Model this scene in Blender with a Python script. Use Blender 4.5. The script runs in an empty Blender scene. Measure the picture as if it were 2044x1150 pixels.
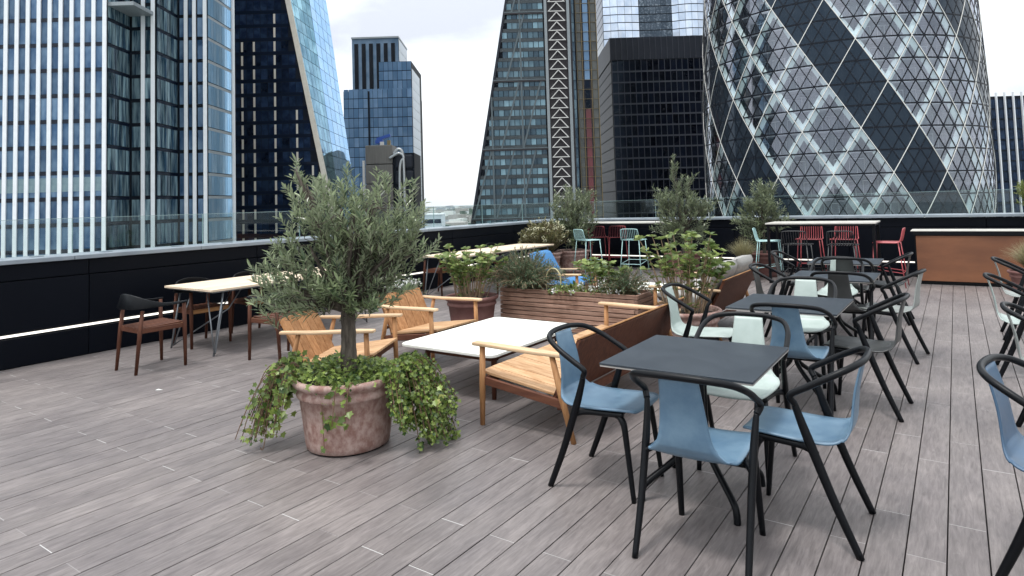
import bpy, math, random
import numpy as np
from mathutils import Vector, Matrix

random.seed(7); rng = np.random.default_rng(7)
scene = bpy.context.scene
COL = scene.collection
PI = math.pi; R_ = math.radians

# ---------------------------------------------------------------- camera
# world: X to the right across the planks, Y along the planks, Z up, deck at z = 0
AX = Vector((0.823100, -0.053, 0.0))
cam_right = Vector((0.82247082, 0.56800728, -0.03015769))
cam_fwd = Vector((-0.56612114, 0.82258197, 0.05353282))
cam_up = cam_right.cross(cam_fwd)
cd = bpy.data.cameras.new('camera'); cam = bpy.data.objects.new('camera', cd); COL.objects.link(cam)
m = Matrix.Identity(4)
for i in range(3):
    m[i][0] = cam_right[i]; m[i][1] = cam_up[i]; m[i][2] = -cam_fwd[i]
m[0][3], m[1][3], m[2][3] = 0, 0, 1.6
cam.matrix_world = m
cd.sensor_width = 36; cd.lens = 36 * 1281.65 / 2044; cd.shift_y = -238 / 2044
cd.clip_start = 0.05; cd.clip_end = 60000
scene.camera = cam

# ---------------------------------------------------------------- sky, sun, exposure
SUN_AZ = Vector((-0.30, -0.95, 0)).normalized(); SUN_EL = R_(70)
world = bpy.data.worlds.new('World'); scene.world = world; world.use_nodes = True
nt = world.node_tree; nt.nodes.clear()
def N(tree, typ, **kw):
    n = tree.nodes.new(typ)
    for k, v in kw.items():
        if k.startswith('i_'):
            key = k[2:]
            n.inputs[int(key) if key.isdigit() else key].default_value = v
        else: setattr(n, k, v)
    return n
sky = N(nt, 'ShaderNodeTexSky', sky_type='NISHITA', sun_disc=False)
sky.sun_elevation = SUN_EL; sky.sun_rotation = math.atan2(SUN_AZ.x, SUN_AZ.y)
b1 = N(nt, 'ShaderNodeBackground', i_Strength=0.10)
nt.links.new(sky.outputs[0], b1.inputs[0])
tc = N(nt, 'ShaderNodeTexCoord')
mp = N(nt, 'ShaderNodeMapping'); mp.inputs['Scale'].default_value = (1.0, 1.0, 2.6); mp.inputs['Location'].default_value = (-2.62, 0.442, -1.36); mp.inputs['Rotation'].default_value = (0, 0, R_(-25))
nt.links.new(tc.outputs['Generated'], mp.inputs[0])
no = N(nt, 'ShaderNodeTexNoise', i_Scale=2.3, i_Detail=6.0, i_Roughness=0.52)
nt.links.new(mp.outputs[0], no.inputs[0])
cr = N(nt, 'ShaderNodeValToRGB')
e = cr.color_ramp.elements
e[0].position = 0.33; e[0].color = (0.56, 0.59, 0.65, 1)
e[1].position = 0.57; e[1].color = (0.97, 1.0, 1.02, 1)
x = e.new(0.45); x.color = (0.82, 0.87, 0.91, 1)
nt.links.new(no.outputs[0], cr.inputs[0])
b2 = N(nt, 'ShaderNodeBackground', i_Strength=1.0)
sx = N(nt, 'ShaderNodeSeparateXYZ'); nt.links.new(tc.outputs['Generated'], sx.inputs[0])      # overcast sky: brighter overhead than at the horizon, all the way round
cl = N(nt, 'ShaderNodeMath', operation='MAXIMUM'); cl.inputs[1].default_value = 0.0; nt.links.new(sx.outputs[2], cl.inputs[0])
ma = N(nt, 'ShaderNodeMath', operation='MULTIPLY_ADD'); ma.inputs[1].default_value = 0.75; ma.inputs[2].default_value = 0.74; nt.links.new(cl.outputs[0], ma.inputs[0])
vm = N(nt, 'ShaderNodeVectorMath', operation='SCALE'); nt.links.new(cr.outputs[0], vm.inputs[0]); nt.links.new(ma.outputs[0], vm.inputs['Scale'])
nt.links.new(vm.outputs[0], b2.inputs[0])
mx = N(nt, 'ShaderNodeMixShader', i_0=0.93)
nt.links.new(b1.outputs[0], mx.inputs[1]); nt.links.new(b2.outputs[0], mx.inputs[2])
wo = N(nt, 'ShaderNodeOutputWorld'); nt.links.new(mx.outputs[0], wo.inputs[0])
sl = bpy.data.lights.new('sun', 'SUN'); sl.energy = 1.5; sl.angle = R_(10); sl.color = (1.0, 0.98, 0.95)
so = bpy.data.objects.new('sun', sl); COL.objects.link(so)
sd = Vector((SUN_AZ.x * math.cos(SUN_EL), SUN_AZ.y * math.cos(SUN_EL), math.sin(SUN_EL)))
so.rotation_euler = sd.to_track_quat('Z', 'Y').to_euler(); so.location = (0, 0, 40)
vs = scene.view_settings
vs.view_transform = 'Standard'; vs.look = 'None'; vs.exposure = 0.74; vs.gamma = 1.0; vs.use_curve_mapping = False
scene.cycles.max_bounces = 8; scene.cycles.transparent_max_bounces = 24
scene.cycles.caustics_reflective = False; scene.cycles.caustics_refractive = False

# ---------------------------------------------------------------- materials
def newmat(name):
    mt = bpy.data.materials.new(name); mt.use_nodes = True
    t = mt.node_tree; bs = t.nodes['Principled BSDF']
    return mt, t, bs
def c4(c): return (c[0], c[1], c[2], 1)
def pmat(name, c1, c2=None, rough=0.5, scale=6.0, stretch=(1, 1, 1), bump=0.0, metal=0.0, spec=0.5,
         lo=0.35, hi=0.65, rnd=0.0, coords='Object', detail=5.0, rvar=0.0, ior=None, coat=0.0):
    mt, t, b = newmat(name); L = t.links.new
    b.inputs['Roughness'].default_value = rough; b.inputs['Metallic'].default_value = metal
    b.inputs['Specular IOR Level'].default_value = spec
    if ior: b.inputs['IOR'].default_value = ior
    if coat: b.inputs['Coat Weight'].default_value = coat
    c2 = c2 or tuple(v * 0.8 for v in c1)
    tcn = N(t, 'ShaderNodeTexCoord'); mpn = N(t, 'ShaderNodeMapping'); mpn.inputs['Scale'].default_value = stretch
    L(tcn.outputs[coords], mpn.inputs[0])
    ns = N(t, 'ShaderNodeTexNoise', i_Scale=scale, i_Detail=detail, i_Roughness=0.6); L(mpn.outputs[0], ns.inputs[0])
    rp = N(t, 'ShaderNodeValToRGB'); rp.color_ramp.elements[0].position = lo; rp.color_ramp.elements[1].position = hi
    rp.color_ramp.elements[0].color = c4(c1); rp.color_ramp.elements[1].color = c4(c2)
    L(ns.outputs[0], rp.inputs[0])
    out = rp.outputs[0]
    if rnd:
        oi = N(t, 'ShaderNodeObjectInfo'); mr = N(t, 'ShaderNodeMapRange'); mr.inputs[3].default_value = 1 - rnd; mr.inputs[4].default_value = 1 + rnd
        L(oi.outputs['Random'], mr.inputs[0])
        hs = N(t, 'ShaderNodeHueSaturation'); L(mr.outputs[0], hs.inputs['Value']); L(out, hs.inputs['Color']); out = hs.outputs[0]
        # each object samples its own piece of the grain
        ad = N(t, 'ShaderNodeVectorMath', operation='ADD'); sc = N(t, 'ShaderNodeVectorMath', operation='SCALE'); sc.inputs['Scale'].default_value = 37.0
        cb = N(t, 'ShaderNodeCombineXYZ'); L(oi.outputs['Random'], cb.inputs[0]); L(oi.outputs['Random'], cb.inputs[1]); L(cb.outputs[0], sc.inputs[0])
        L(mpn.outputs[0], ad.inputs[0]); L(sc.outputs[0], ad.inputs[1]); L(ad.outputs[0], ns.inputs[0])
    L(out, b.inputs['Base Color'])
    if rvar:
        m2 = N(t, 'ShaderNodeMapRange'); m2.inputs[3].default_value = rough - rvar; m2.inputs[4].default_value = rough + rvar
        L(ns.outputs[0], m2.inputs[0]); L(m2.outputs[0], b.inputs['Roughness'])
    if bump:
        bp = N(t, 'ShaderNodeBump', i_Strength=bump, i_Distance=0.01); L(ns.outputs[0], bp.inputs['Height']); L(bp.outputs[0], b.inputs['Normal'])
    return mt
def leafmat(name, c1, c2, back, trans=0.25, rough=0.5):
    mt, t, b = newmat(name); L = t.links.new
    at = N(t, 'ShaderNodeAttribute', attribute_name='rnd')
    rp = N(t, 'ShaderNodeValToRGB'); rp.color_ramp.elements[0].color = c4(c1); rp.color_ramp.elements[1].color = c4(c2)
    L(at.outputs['Fac'], rp.inputs[0])
    ge = N(t, 'ShaderNodeNewGeometry'); mxn = N(t, 'ShaderNodeMixRGB'); L(ge.outputs['Backfacing'], mxn.inputs[0])
    mxn.inputs[2].default_value = c4(back); L(rp.outputs[0], mxn.inputs[1])
    L(mxn.outputs[0], b.inputs['Base Color']); b.inputs['Roughness'].default_value = rough
    tr = N(t, 'ShaderNodeBsdfTranslucent'); L(mxn.outputs[0], tr.inputs[0])
    ms = N(t, 'ShaderNodeMixShader', i_0=trans); L(b.outputs[0], ms.inputs[1]); L(tr.outputs[0], ms.inputs[2])
    L(ms.outputs[0], t.nodes['Material Output'].inputs[0])
    return mt
def glassmat(name, tint, gloss=(0.9, 0.95, 1.0), base=0.06, rough=0.0, grazing=0.6, power=4.0):
    """see-through pane: tinted straight transmission plus a mirror reflection that grows towards grazing"""
    mt, t, b = newmat(name); L = t.links.new; t.nodes.remove(b)
    tr = N(t, 'ShaderNodeBsdfTransparent'); tr.inputs[0].default_value = c4(tint)
    gl = N(t, 'ShaderNodeBsdfGlossy'); gl.inputs[0].default_value = c4(gloss); gl.inputs['Roughness'].default_value = rough
    lw = N(t, 'ShaderNodeLayerWeight', i_Blend=0.5)
    pw = N(t, 'ShaderNodeMath', operation='POWER'); L(lw.outputs['Facing'], pw.inputs[0]); pw.inputs[1].default_value = power
    mr = N(t, 'ShaderNodeMapRange'); mr.inputs[3].default_value = base; mr.inputs[4].default_value = grazing; L(pw.outputs[0], mr.inputs[0])
    ms = N(t, 'ShaderNodeMixShader'); L(mr.outputs[0], ms.inputs[0]); L(tr.outputs[0], ms.inputs[1]); L(gl.outputs[0], ms.inputs[2])
    L(ms.outputs[0], t.nodes['Material Output'].inputs[0])
    return mt
def facadeglass(name, c1, c2, rough=0.06, spec=0.5, ior=1.6, scale=0.5, rnd=0.25, lo=0.4, hi=0.62, wav=0.0, stretch=(1, 1, 1), metal=0.0):
    """coated office glazing seen by day: dark tinted body, some with reflected sky put into the colour, blinds and ceilings faint behind it, mirror-like skin"""
    mt = pmat(name, c1, c2, rough=rough, scale=scale, spec=spec, ior=ior, rnd=rnd, lo=lo, hi=hi, detail=3.0, stretch=stretch, metal=metal)
    mt.node_tree.nodes['Principled BSDF'].inputs['Specular Tint'].default_value = (0.50, 0.72, 1.0, 1)
    return mt

M = {}
# deck boards: position-based grain, one value per board from the attribute 'rnd'
def deckmat(joint=False):
    mt, t, b = newmat('deck_joint' if joint else 'deck_board'); L = t.links.new
    at = N(t, 'ShaderNodeAttribute', attribute_name='rnd')
    ge = N(t, 'ShaderNodeNewGeometry')
    cb = N(t, 'ShaderNodeCombineXYZ'); ml = N(t, 'ShaderNodeMath', operation='MULTIPLY'); ml.inputs[1].default_value = 91.0
    L(at.outputs['Fac'], ml.inputs[0]); L(ml.outputs[0], cb.inputs[2]); L(ml.outputs[0], cb.inputs[1])
    ad = N(t, 'ShaderNodeVectorMath', operation='ADD'); L(ge.outputs['Position'], ad.inputs[0]); L(cb.outputs[0], ad.inputs[1])
    mpn = N(t, 'ShaderNodeMapping'); mpn.inputs['Scale'].default_value = (40, 4.2, 1); L(ad.outputs[0], mpn.inputs[0])
    n1 = N(t, 'ShaderNodeTexNoise', i_Scale=1.6, i_Detail=8.0, i_Roughness=0.66, i_Distortion=0.6); L(mpn.outputs[0], n1.inputs[0])
    mp2 = N(t, 'ShaderNodeMapping'); mp2.inputs['Scale'].default_value = (3.0, 1.1, 1); L(ad.outputs[0], mp2.inputs[0])
    n2 = N(t, 'ShaderNodeTexNoise', i_Scale=2.0, i_Detail=5.0, i_Roughness=0.6); L(mp2.outputs[0], n2.inputs[0])
    r1 = N(t, 'ShaderNodeValToRGB'); el = r1.color_ramp.elements
    el[0].position = 0.28; el[0].color = (0.108, 0.099, 0.097, 1); el[1].position = 0.72; el[1].color = (0.236, 0.220, 0.216, 1)
    L(n1.outputs[0], r1.inputs[0])
    r2 = N(t, 'ShaderNodeValToRGB'); el = r2.color_ramp.elements
    el[0].position = 0.32; el[0].color = (0.84, 0.80, 0.81, 1); el[1].position = 0.68; el[1].color = (1.10, 1.06, 1.05, 1)
    L(n2.outputs[0], r2.inputs[0])
    mu = N(t, 'ShaderNodeMixRGB', blend_type='MULTIPLY', i_0=1.0); L(r1.outputs[0], mu.inputs[1]); L(r2.outputs[0], mu.inputs[2])
    hs = N(t, 'ShaderNodeHueSaturation'); mr = N(t, 'ShaderNodeMapRange'); mr.inputs[3].default_value = 0.92; mr.inputs[4].default_value = 1.08
    L(at.outputs['Fac'], mr.inputs[0]); L(mr.outputs[0], hs.inputs['Value']); L(mu.outputs[0], hs.inputs['Color'])
    # broad scuffs and damp marks that run over several boards
    n3 = N(t, 'ShaderNodeTexNoise', i_Scale=0.75, i_Detail=7.0, i_Roughness=0.62); L(ge.outputs['Position'], n3.inputs[0])
    r3 = N(t, 'ShaderNodeValToRGB'); el = r3.color_ramp.elements
    el[0].position = 0.36; el[0].color = (0.80, 0.79, 0.80, 1); el[1].position = 0.66; el[1].color = (1.12, 1.10, 1.08, 1); L(n3.outputs[0], r3.inputs[0])
    m3 = N(t, 'ShaderNodeMixRGB', blend_type='MULTIPLY', i_0=1.0); L(hs.outputs[0], m3.inputs[1]); L(r3.outputs[0], m3.inputs[2])
    n4 = N(t, 'ShaderNodeTexNoise', i_Scale=9.0, i_Detail=10.0, i_Roughness=0.75); L(ge.outputs['Position'], n4.inputs[0])
    r4 = N(t, 'ShaderNodeValToRGB'); el = r4.color_ramp.elements; el[0].position = 0.62; el[0].color = (0, 0, 0, 1); el[1].position = 0.78; el[1].color = (0.5, 0.5, 0.5, 1); L(n4.outputs[0], r4.inputs[0])
    m4 = N(t, 'ShaderNodeMixRGB'); L(r4.outputs[0], m4.inputs[0]); L(m3.outputs[0], m4.inputs[1]); m4.inputs[2].default_value = (0.30, 0.28, 0.275, 1)
    last = m4
    if joint:      # butt joints: pale grout with the bevel's caught light painted in, random per board
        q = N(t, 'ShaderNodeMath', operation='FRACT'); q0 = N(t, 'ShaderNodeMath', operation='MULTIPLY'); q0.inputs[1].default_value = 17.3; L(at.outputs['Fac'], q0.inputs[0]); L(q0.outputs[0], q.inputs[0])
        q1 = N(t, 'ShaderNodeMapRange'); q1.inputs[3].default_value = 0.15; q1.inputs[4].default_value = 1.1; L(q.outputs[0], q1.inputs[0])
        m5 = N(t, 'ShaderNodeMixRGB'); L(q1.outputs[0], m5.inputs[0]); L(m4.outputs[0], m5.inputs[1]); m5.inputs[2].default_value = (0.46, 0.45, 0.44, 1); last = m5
    L(last.outputs[0], b.inputs['Base Color'])
    rr = N(t, 'ShaderNodeMapRange'); rr.inputs[3].default_value = 0.36; rr.inputs[4].default_value = 0.54; L(n2.outputs[0], rr.inputs[0]); L(rr.outputs[0], b.inputs['Roughness'])
    bp = N(t, 'ShaderNodeBump', i_Strength=0.25, i_Distance=0.003); L(n1.outputs[0], bp.inputs['Height']); L(bp.outputs[0], b.inputs['Normal'])
    return mt
M['deck'] = deckmat()
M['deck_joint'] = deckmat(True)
M['deck_under'] = pmat('deck_under', (0.012, 0.012, 0.014), rough=0.9)
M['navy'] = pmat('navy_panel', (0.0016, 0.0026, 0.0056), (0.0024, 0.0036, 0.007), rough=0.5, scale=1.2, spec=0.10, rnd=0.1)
M['coping'] = pmat('coping_metal', (0.20, 0.235, 0.27), (0.27, 0.305, 0.34), rough=0.38, scale=2.5, spec=0.5, rnd=0.06, rvar=0.08)
M['bal_glass'] = glassmat('balustrade_glass', (0.885, 0.93, 0.925), base=0.03, grazing=0.45, power=5)
M['bal_edge'] = pmat('glass_edge', (0.30, 0.42, 0.42), rough=0.2)
def emis(name, col, s):
    mt, t, b = newmat(name); b.inputs['Base Color'].default_value = c4(col)
    b.inputs['Emission Color'].default_value = c4(col); b.inputs['Emission Strength'].default_value = s; return mt
M['led'] = emis('led_strip', (1.0, 0.95, 0.86), 0.75)
M['charcoal'] = pmat('stool_charcoal', (0.022, 0.023, 0.026), rough=0.4)
M['black'] = pmat('black_frame', (0.0016, 0.0022, 0.0036), (0.0026, 0.0033, 0.005), rough=0.40, scale=9, spec=0.20, rvar=0.06)
M['top_dark'] = pmat('dark_laminate', (0.015, 0.022, 0.031), (0.025, 0.034, 0.045), rough=0.40, scale=4, spec=0.5, rvar=0.07, detail=8)
M['top_edge'] = pmat('laminate_edge', (0.36, 0.34, 0.32), rough=0.5)
def shellmat(name, a, b_): return pmat(name, a, b_, rough=0.40, scale=8, spec=0.5, rnd=0.06, detail=10, rvar=0.12)
M['blue'] = shellmat('shell_blue', (0.080, 0.150, 0.228), (0.128, 0.212, 0.292))
M['mint'] = shellmat('shell_mint', (0.34, 0.405, 0.38), (0.40, 0.465, 0.44))
M['grey'] = shellmat('shell_grey', (0.032, 0.034, 0.034), (0.042, 0.044, 0.044))
M['pale'] = shellmat('shell_pale_grey', (0.24, 0.26, 0.25), (0.28, 0.30, 0.285))
M['deepblue'] = shellmat('shell_deep_blue', (0.040, 0.085, 0.145), (0.05, 0.10, 0.17))
def woodmat(name, a, b_, rough=0.5, bump=0.15, sc=3.0, axis=1, rnd=0.12):
    st = [14, 14, 14]; st[axis] = 1.2
    return pmat(name, a, b_, rough=rough + 0.1, scale=sc, stretch=tuple(st), bump=bump, rnd=rnd, detail=7, lo=0.32, hi=0.66, spec=0.22)
M['teak_x'] = woodmat('teak_across', (0.50, 0.27, 0.12), (0.31, 0.145, 0.055), axis=0)
M['teak_y'] = woodmat('teak_along', (0.58, 0.38, 0.22), (0.37, 0.20, 0.095), axis=1)
M['teak_z'] = woodmat('teak_upright', (0.44, 0.235, 0.11), (0.27, 0.125, 0.05), axis=2)
M['teak_pale'] = woodmat('teak_armrest', (0.64, 0.47, 0.31), (0.50, 0.34, 0.20), axis=1)  # paler teak tone, for the armrests
M['brown_y'] = woodmat('dark_teak_along', (0.075, 0.029, 0.019), (0.13, 0.052, 0.030), axis=1)
M['brown_z'] = woodmat('dark_teak_upright', (0.060, 0.022, 0.014), (0.118, 0.046, 0.027), axis=2)
M['cedar'] = woodmat('planter_board', (0.42, 0.265, 0.20), (0.205, 0.112, 0.078), axis=0, rnd=0.28)
M['oak_y'] = woodmat('pale_table_board', (0.70, 0.59, 0.46), (0.56, 0.44, 0.31), axis=1, rnd=0.08)
M['steel'] = pmat('rod_steel', (0.22, 0.24, 0.26), rough=0.35, metal=0.6)
M['concrete'] = pmat('pale_stone_top', (0.80, 0.80, 0.745), (0.70, 0.70, 0.64), rough=0.55, scale=7, detail=9)
M['terra'] = pmat('terracotta_limed', (0.245, 0.135, 0.112), (0.41, 0.295, 0.26), rough=0.85, scale=22, detail=12, bump=0.25, lo=0.38, hi=0.62, stretch=(1, 1, 0.75))
M['terra_dark'] = pmat('terracotta_dark', (0.125, 0.050, 0.045), (0.21, 0.105, 0.092), rough=0.8, scale=3.5, detail=9, bump=0.15)
M['soil'] = pmat('soil', (0.018, 0.013, 0.010), (0.035, 0.026, 0.02), rough=1.0, scale=30, bump=0.6)
M['bark'] = pmat('olive_bark', (0.040, 0.032, 0.025), (0.125, 0.105, 0.085), rough=0.95, scale=12, stretch=(3, 3, 0.6), bump=0.8)
M['stem'] = pmat('dry_stem', (0.36, 0.26, 0.17), (0.22, 0.15, 0.09), rough=0.8, scale=12)
M['vine'] = pmat('vine_stem', (0.10, 0.055, 0.035), (0.17, 0.10, 0.06), rough=0.8, scale=12)
M['olive_leaf'] = leafmat('olive_leaf', (0.032, 0.060, 0.026), (0.27, 0.33, 0.17), (0.31, 0.36, 0.235), 0.25, 0.30)
M['olive_leaf2'] = leafmat('olive_leaf_far', (0.034, 0.054, 0.026), (0.20, 0.235, 0.125), (0.21, 0.245, 0.155), 0.18, 0.36)
M['ivy_leaf'] = leafmat('ivy_leaf', (0.018, 0.055, 0.010), (0.30, 0.39, 0.09), (0.24, 0.31, 0.10), 0.3, 0.4)
M['ivy_yellow'] = leafmat('ivy_leaf_yellow', (0.30, 0.34, 0.08), (0.46, 0.42, 0.14), (0.36, 0.36, 0.13), 0.3)
M['hyd_leaf'] = leafmat('hydrangea_leaf', (0.045, 0.095, 0.018), (0.27, 0.33, 0.095), (0.20, 0.26, 0.09), 0.3, 0.4)
M['lav_leaf'] = leafmat('rosemary_needle', (0.030, 0.058, 0.026), (0.115, 0.165, 0.08), (0.10, 0.15, 0.085), 0.2)
M['grass_leaf'] = leafmat('tuft_blade', (0.16, 0.17, 0.07), (0.42, 0.36, 0.22), (0.30, 0.28, 0.16), 0.25)
M['flower'] = leafmat('pale_petal', (0.62, 0.60, 0.36), (0.85, 0.84, 0.66), (0.75, 0.73, 0.55), 0.3)
M['white_petal'] = leafmat('white_petal', (0.78, 0.78, 0.76), (0.88, 0.88, 0.86), (0.8, 0.8, 0.8), 0.3)
M['cush'] = pmat('cushion_grey', (0.27, 0.26, 0.245), (0.32, 0.31, 0.295), rough=0.95, scale=30, bump=0.1)
M['cush_blue'] = pmat('cushion_blue', (0.045, 0.165, 0.36), (0.055, 0.19, 0.40), rough=0.95, scale=30, bump=0.1)
M['teal'] = pmat('stool_teal', (0.40, 0.62, 0.62), rough=0.4)
M['red'] = pmat('stool_red', (0.44, 0.085, 0.095), rough=0.4)
M['corten'] = pmat('rusted_steel', (0.215, 0.085, 0.038), (0.125, 0.048, 0.023), rough=0.62, scale=1.5, stretch=(0.5, 1, 1.6), detail=9, rvar=0.1, bump=0.1)
M['white_top'] = pmat('white_counter_top', (0.55, 0.53, 0.49), (0.47, 0.45, 0.41), rough=0.4, scale=8)
M['bamboo'] = pmat('bamboo_hoop', (0.55, 0.50, 0.30), (0.42, 0.36, 0.18), rough=0.5)

# ---------------------------------------------------------------- mesh helpers
class MB:
    def __init__(s): s.v = []; s.f = []; s.mi = []; s.cur = 0
    def add(s, vs, fs):
        o = len(s.v); s.v.extend([tuple(p) for p in vs])
        for f in fs: s.f.append(tuple(i + o for i in f)); s.mi.append(s.cur)
        return s
    def box(s, c, d, rot=None):
        hx, hy, hz = d[0] / 2, d[1] / 2, d[2] / 2
        P = [Vector((a * hx, b * hy, g * hz)) for g in (-1, 1) for a, b in ((-1, -1), (1, -1), (1, 1), (-1, 1))]
        if rot is not None: P = [rot @ p for p in P]
        c = Vector(c)
        return s.add([p + c for p in P], [(3, 2, 1, 0), (4, 5, 6, 7), (0, 1, 5, 4), (1, 2, 6, 5), (2, 3, 7, 6), (3, 0, 4, 7)])
    def bar(s, a, b, w, t, up=(0, 0, 1)):
        a = Vector(a); b = Vector(b); d = (b - a); L = d.length; d.normalize()
        u = Vector(up)
        if abs(d.dot(u)) > 0.98: u = Vector((1, 0, 0))
        x = d.cross(u).normalized(); z = x.cross(d)
        rot = Matrix((x, d, z)).transposed()
        return s.box((a + b) / 2, (w, L, t), rot)
    def hexa(s, P):
        return s.add(P, [(3, 2, 1, 0), (4, 5, 6, 7), (0, 1, 5, 4), (1, 2, 6, 5), (2, 3, 7, 6), (3, 0, 4, 7)])
    def tube(s, pts, r, n=10, caps=True, flat=1.0):
        pts = [Vector(p) for p in pts]; k = len(pts)
        rr = r if isinstance(r, (list, tuple)) else [r] * k
        T = []
        for i in range(k):
            d = pts[min(i + 1, k - 1)] - pts[max(i - 1, 0)]; T.append(d.normalized())
        u = Vector((0, 0, 1)) if abs(T[0].z) < 0.9 else Vector((1, 0, 0))
        x = T[0].cross(u).normalized(); V = []; Fc = []
        for i in range(k):
            x = (x - T[i] * x.dot(T[i])).normalized(); y = T[i].cross(x)
            for j in range(n):
                a = 2 * PI * j / n
                V.append(pts[i] + (x * math.cos(a) + y * math.sin(a) * flat) * rr[i])
        for i in range(k - 1):
            for j in range(n):
                a = i * n + j; b = i * n + (j + 1) % n
                Fc.append((a, b, b + n, a + n))
        if caps: Fc.append(tuple(range(n - 1, -1, -1))); Fc.append(tuple(range((k - 1) * n, k * n)))
        return s.add(V, Fc)
    def lathe(s, prof, n=40, c=(0, 0, 0)):
        V = []; Fc = []
        for r, z in prof:
            for j in range(n):
                a = 2 * PI * j / n; V.append((c[0] + r * math.cos(a), c[1] + r * math.sin(a), c[2] + z))
        for i in range(len(prof) - 1):
            for j in range(n):
                a = i * n + j; b = i * n + (j + 1) % n; Fc.append((a, b, b + n, a + n))
        return s.add(V, Fc)
    def mesh(s, name, mats, smooth=False):
        me = bpy.data.meshes.new(name); me.from_pydata(s.v, [], s.f)
        for mt in (mats if isinstance(mats, (list, tuple)) else [mats]): me.materials.append(mt)
        if any(s.mi): me.polygons.foreach_set('material_index', s.mi)
        if smooth: me.polygons.foreach_set('use_smooth', [True] * len(me.polygons))
        me.update(); return me
    def obj(s, name, mats, parent=None, smooth=False, bevel=0.0, kind=None, loc=None):
        return link(name, s.mesh(name, mats, smooth), parent, bevel, kind, loc)
def link(name, me, parent=None, bevel=0.0, kind=None, loc=None, mat=None):
    o = bpy.data.objects.new(name, me); COL.objects.link(o); o.parent = parent
    if bevel:
        b = o.modifiers.new('bevel', 'BEVEL'); b.width = bevel; b.segments = 2; b.limit_method = 'ANGLE'; b.angle_limit = R_(40)
    if kind: o['kind'] = kind
    if loc is not None: o.location = loc
    if mat is not None: o.matrix_local = mat
    return o
def tag(o, label, cat, group=None):
    o['label'] = label; o['category'] = cat
    if group: o['group'] = group
    return o
def thing(name, label, cat, loc=(0, 0, 0), rz=0.0, group=None):
    o = bpy.data.objects.new(name, None); COL.objects.link(o); o.location = loc; o.rotation_euler = (0, 0, rz)
    o.empty_display_size = 0.1
    return tag(o, label, cat, group)
def struct(o): o['kind'] = 'structure'; return o
def copy_tree(o, parent=None):
    c = o.copy(); COL.objects.link(c); c.parent = parent
    for ch in list(o.children): copy_tree(ch, c)
    return c
def smooth_path(P, n=6):
    P = [Vector(p) for p in P]; out = []
    for i in range(len(P) - 1):
        p0 = P[max(i - 1, 0)]; p1 = P[i]; p2 = P[i + 1]; p3 = P[min(i + 2, len(P) - 1)]
        for k in range(n):
            t = k / n; t2 = t * t; t3 = t2 * t
            out.append(0.5 * ((2 * p1) + (p2 - p0) * t + (2 * p0 - 5 * p1 + 4 * p2 - p3) * t2 + (3 * p1 - p0 - 3 * p2 + p3) * t3))
    out.append(P[-1]); return out
def rad_path(r, n=6):
    out = []
    for i in range(len(r) - 1):
        for k in range(n): out.append(r[i] + (r[i + 1] - r[i]) * k / n)
    out.append(r[-1]); return out
def in_view(p, margin=0.05):
    d = Vector(p) - Vector((0, 0, 1.6)); z = d.dot(cam_fwd)
    if z <= 0.2: return False
    sx = (1022 + 1281.65 * d.dot(cam_right) / z) / 2044; sy = (337 - 1281.65 * d.dot(cam_up) / z) / 1150
    return -margin < sx < 1 + margin and -margin < sy < 1 + margin
# plan axes of the district beyond the terrace: u to the right, v away from the terrace
VH = Vector((-0.56694, 0.82376, 0)); UH = Vector((0.82376, 0.56694, 0))
def UV(u, v, z): return UH * u + VH * v + Vector((0, 0, z))
GROUND = -55.0

# ================================================================ THE TERRACE
PW, PL = 0.153, 1.225
X0, X1, Y0, Y1 = -8.38, 4.6, -3.2, 14.20
deck = MB().box(((X0 + X1) / 2 - 0.2, (Y0 + Y1) / 2, -0.16), (X1 - X0 + 0.6, Y1 - Y0 + 0.6, 0.24)).obj('deck', M['deck_under']); struct(deck)
def plank(mb, xa, xb, ya, yb, top):
    g = 0.0028; xa += g; xb -= g; b = -0.03; c = 0.0012; j = 0.0045
    # body (bevelled long edges), with a pale strip at the far end for grout and painted-in bevel light
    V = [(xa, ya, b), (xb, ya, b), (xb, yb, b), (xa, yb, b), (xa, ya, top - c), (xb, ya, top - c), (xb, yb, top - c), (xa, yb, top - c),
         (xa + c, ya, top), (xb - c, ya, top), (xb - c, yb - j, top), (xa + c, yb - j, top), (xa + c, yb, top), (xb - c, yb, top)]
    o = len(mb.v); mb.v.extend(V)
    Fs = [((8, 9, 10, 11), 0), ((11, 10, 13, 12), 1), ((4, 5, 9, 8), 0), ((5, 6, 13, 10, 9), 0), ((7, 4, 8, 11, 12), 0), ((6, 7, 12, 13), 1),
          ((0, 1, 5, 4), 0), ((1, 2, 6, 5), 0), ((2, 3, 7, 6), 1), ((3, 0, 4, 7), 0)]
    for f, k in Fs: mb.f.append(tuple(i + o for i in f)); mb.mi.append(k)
def set_rnd(me, vals):
    a = me.attributes.new('rnd', 'FLOAT', 'POINT'); a.data.foreach_set('value', vals)
cells = []
nrow = int((X1 - X0) / PW)
for r in range(nrow):
    xa = X0 + r * PW; off = 2.15 if r % 2 else 2.55
    y = off - PL * math.ceil((off - Y0) / PL)
    while y < Y1:
        ya, yb = max(y, Y0), min(y + PL, Y1)
        if yb - ya > 0.05: cells.append((xa, xa + PW, ya, yb))
        y += PL
def pk(c):
    p = Vector(((c[0] + c[1]) / 2, (c[2] + c[3]) / 2, 0))
    vis = any(in_view((c[0], t, 0), 0.02) for t in (c[2], p.y, c[3]))
    return (0 if vis else 1, p.length)
cells.sort(key=pk)
rest = MB(); restr = []
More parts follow.
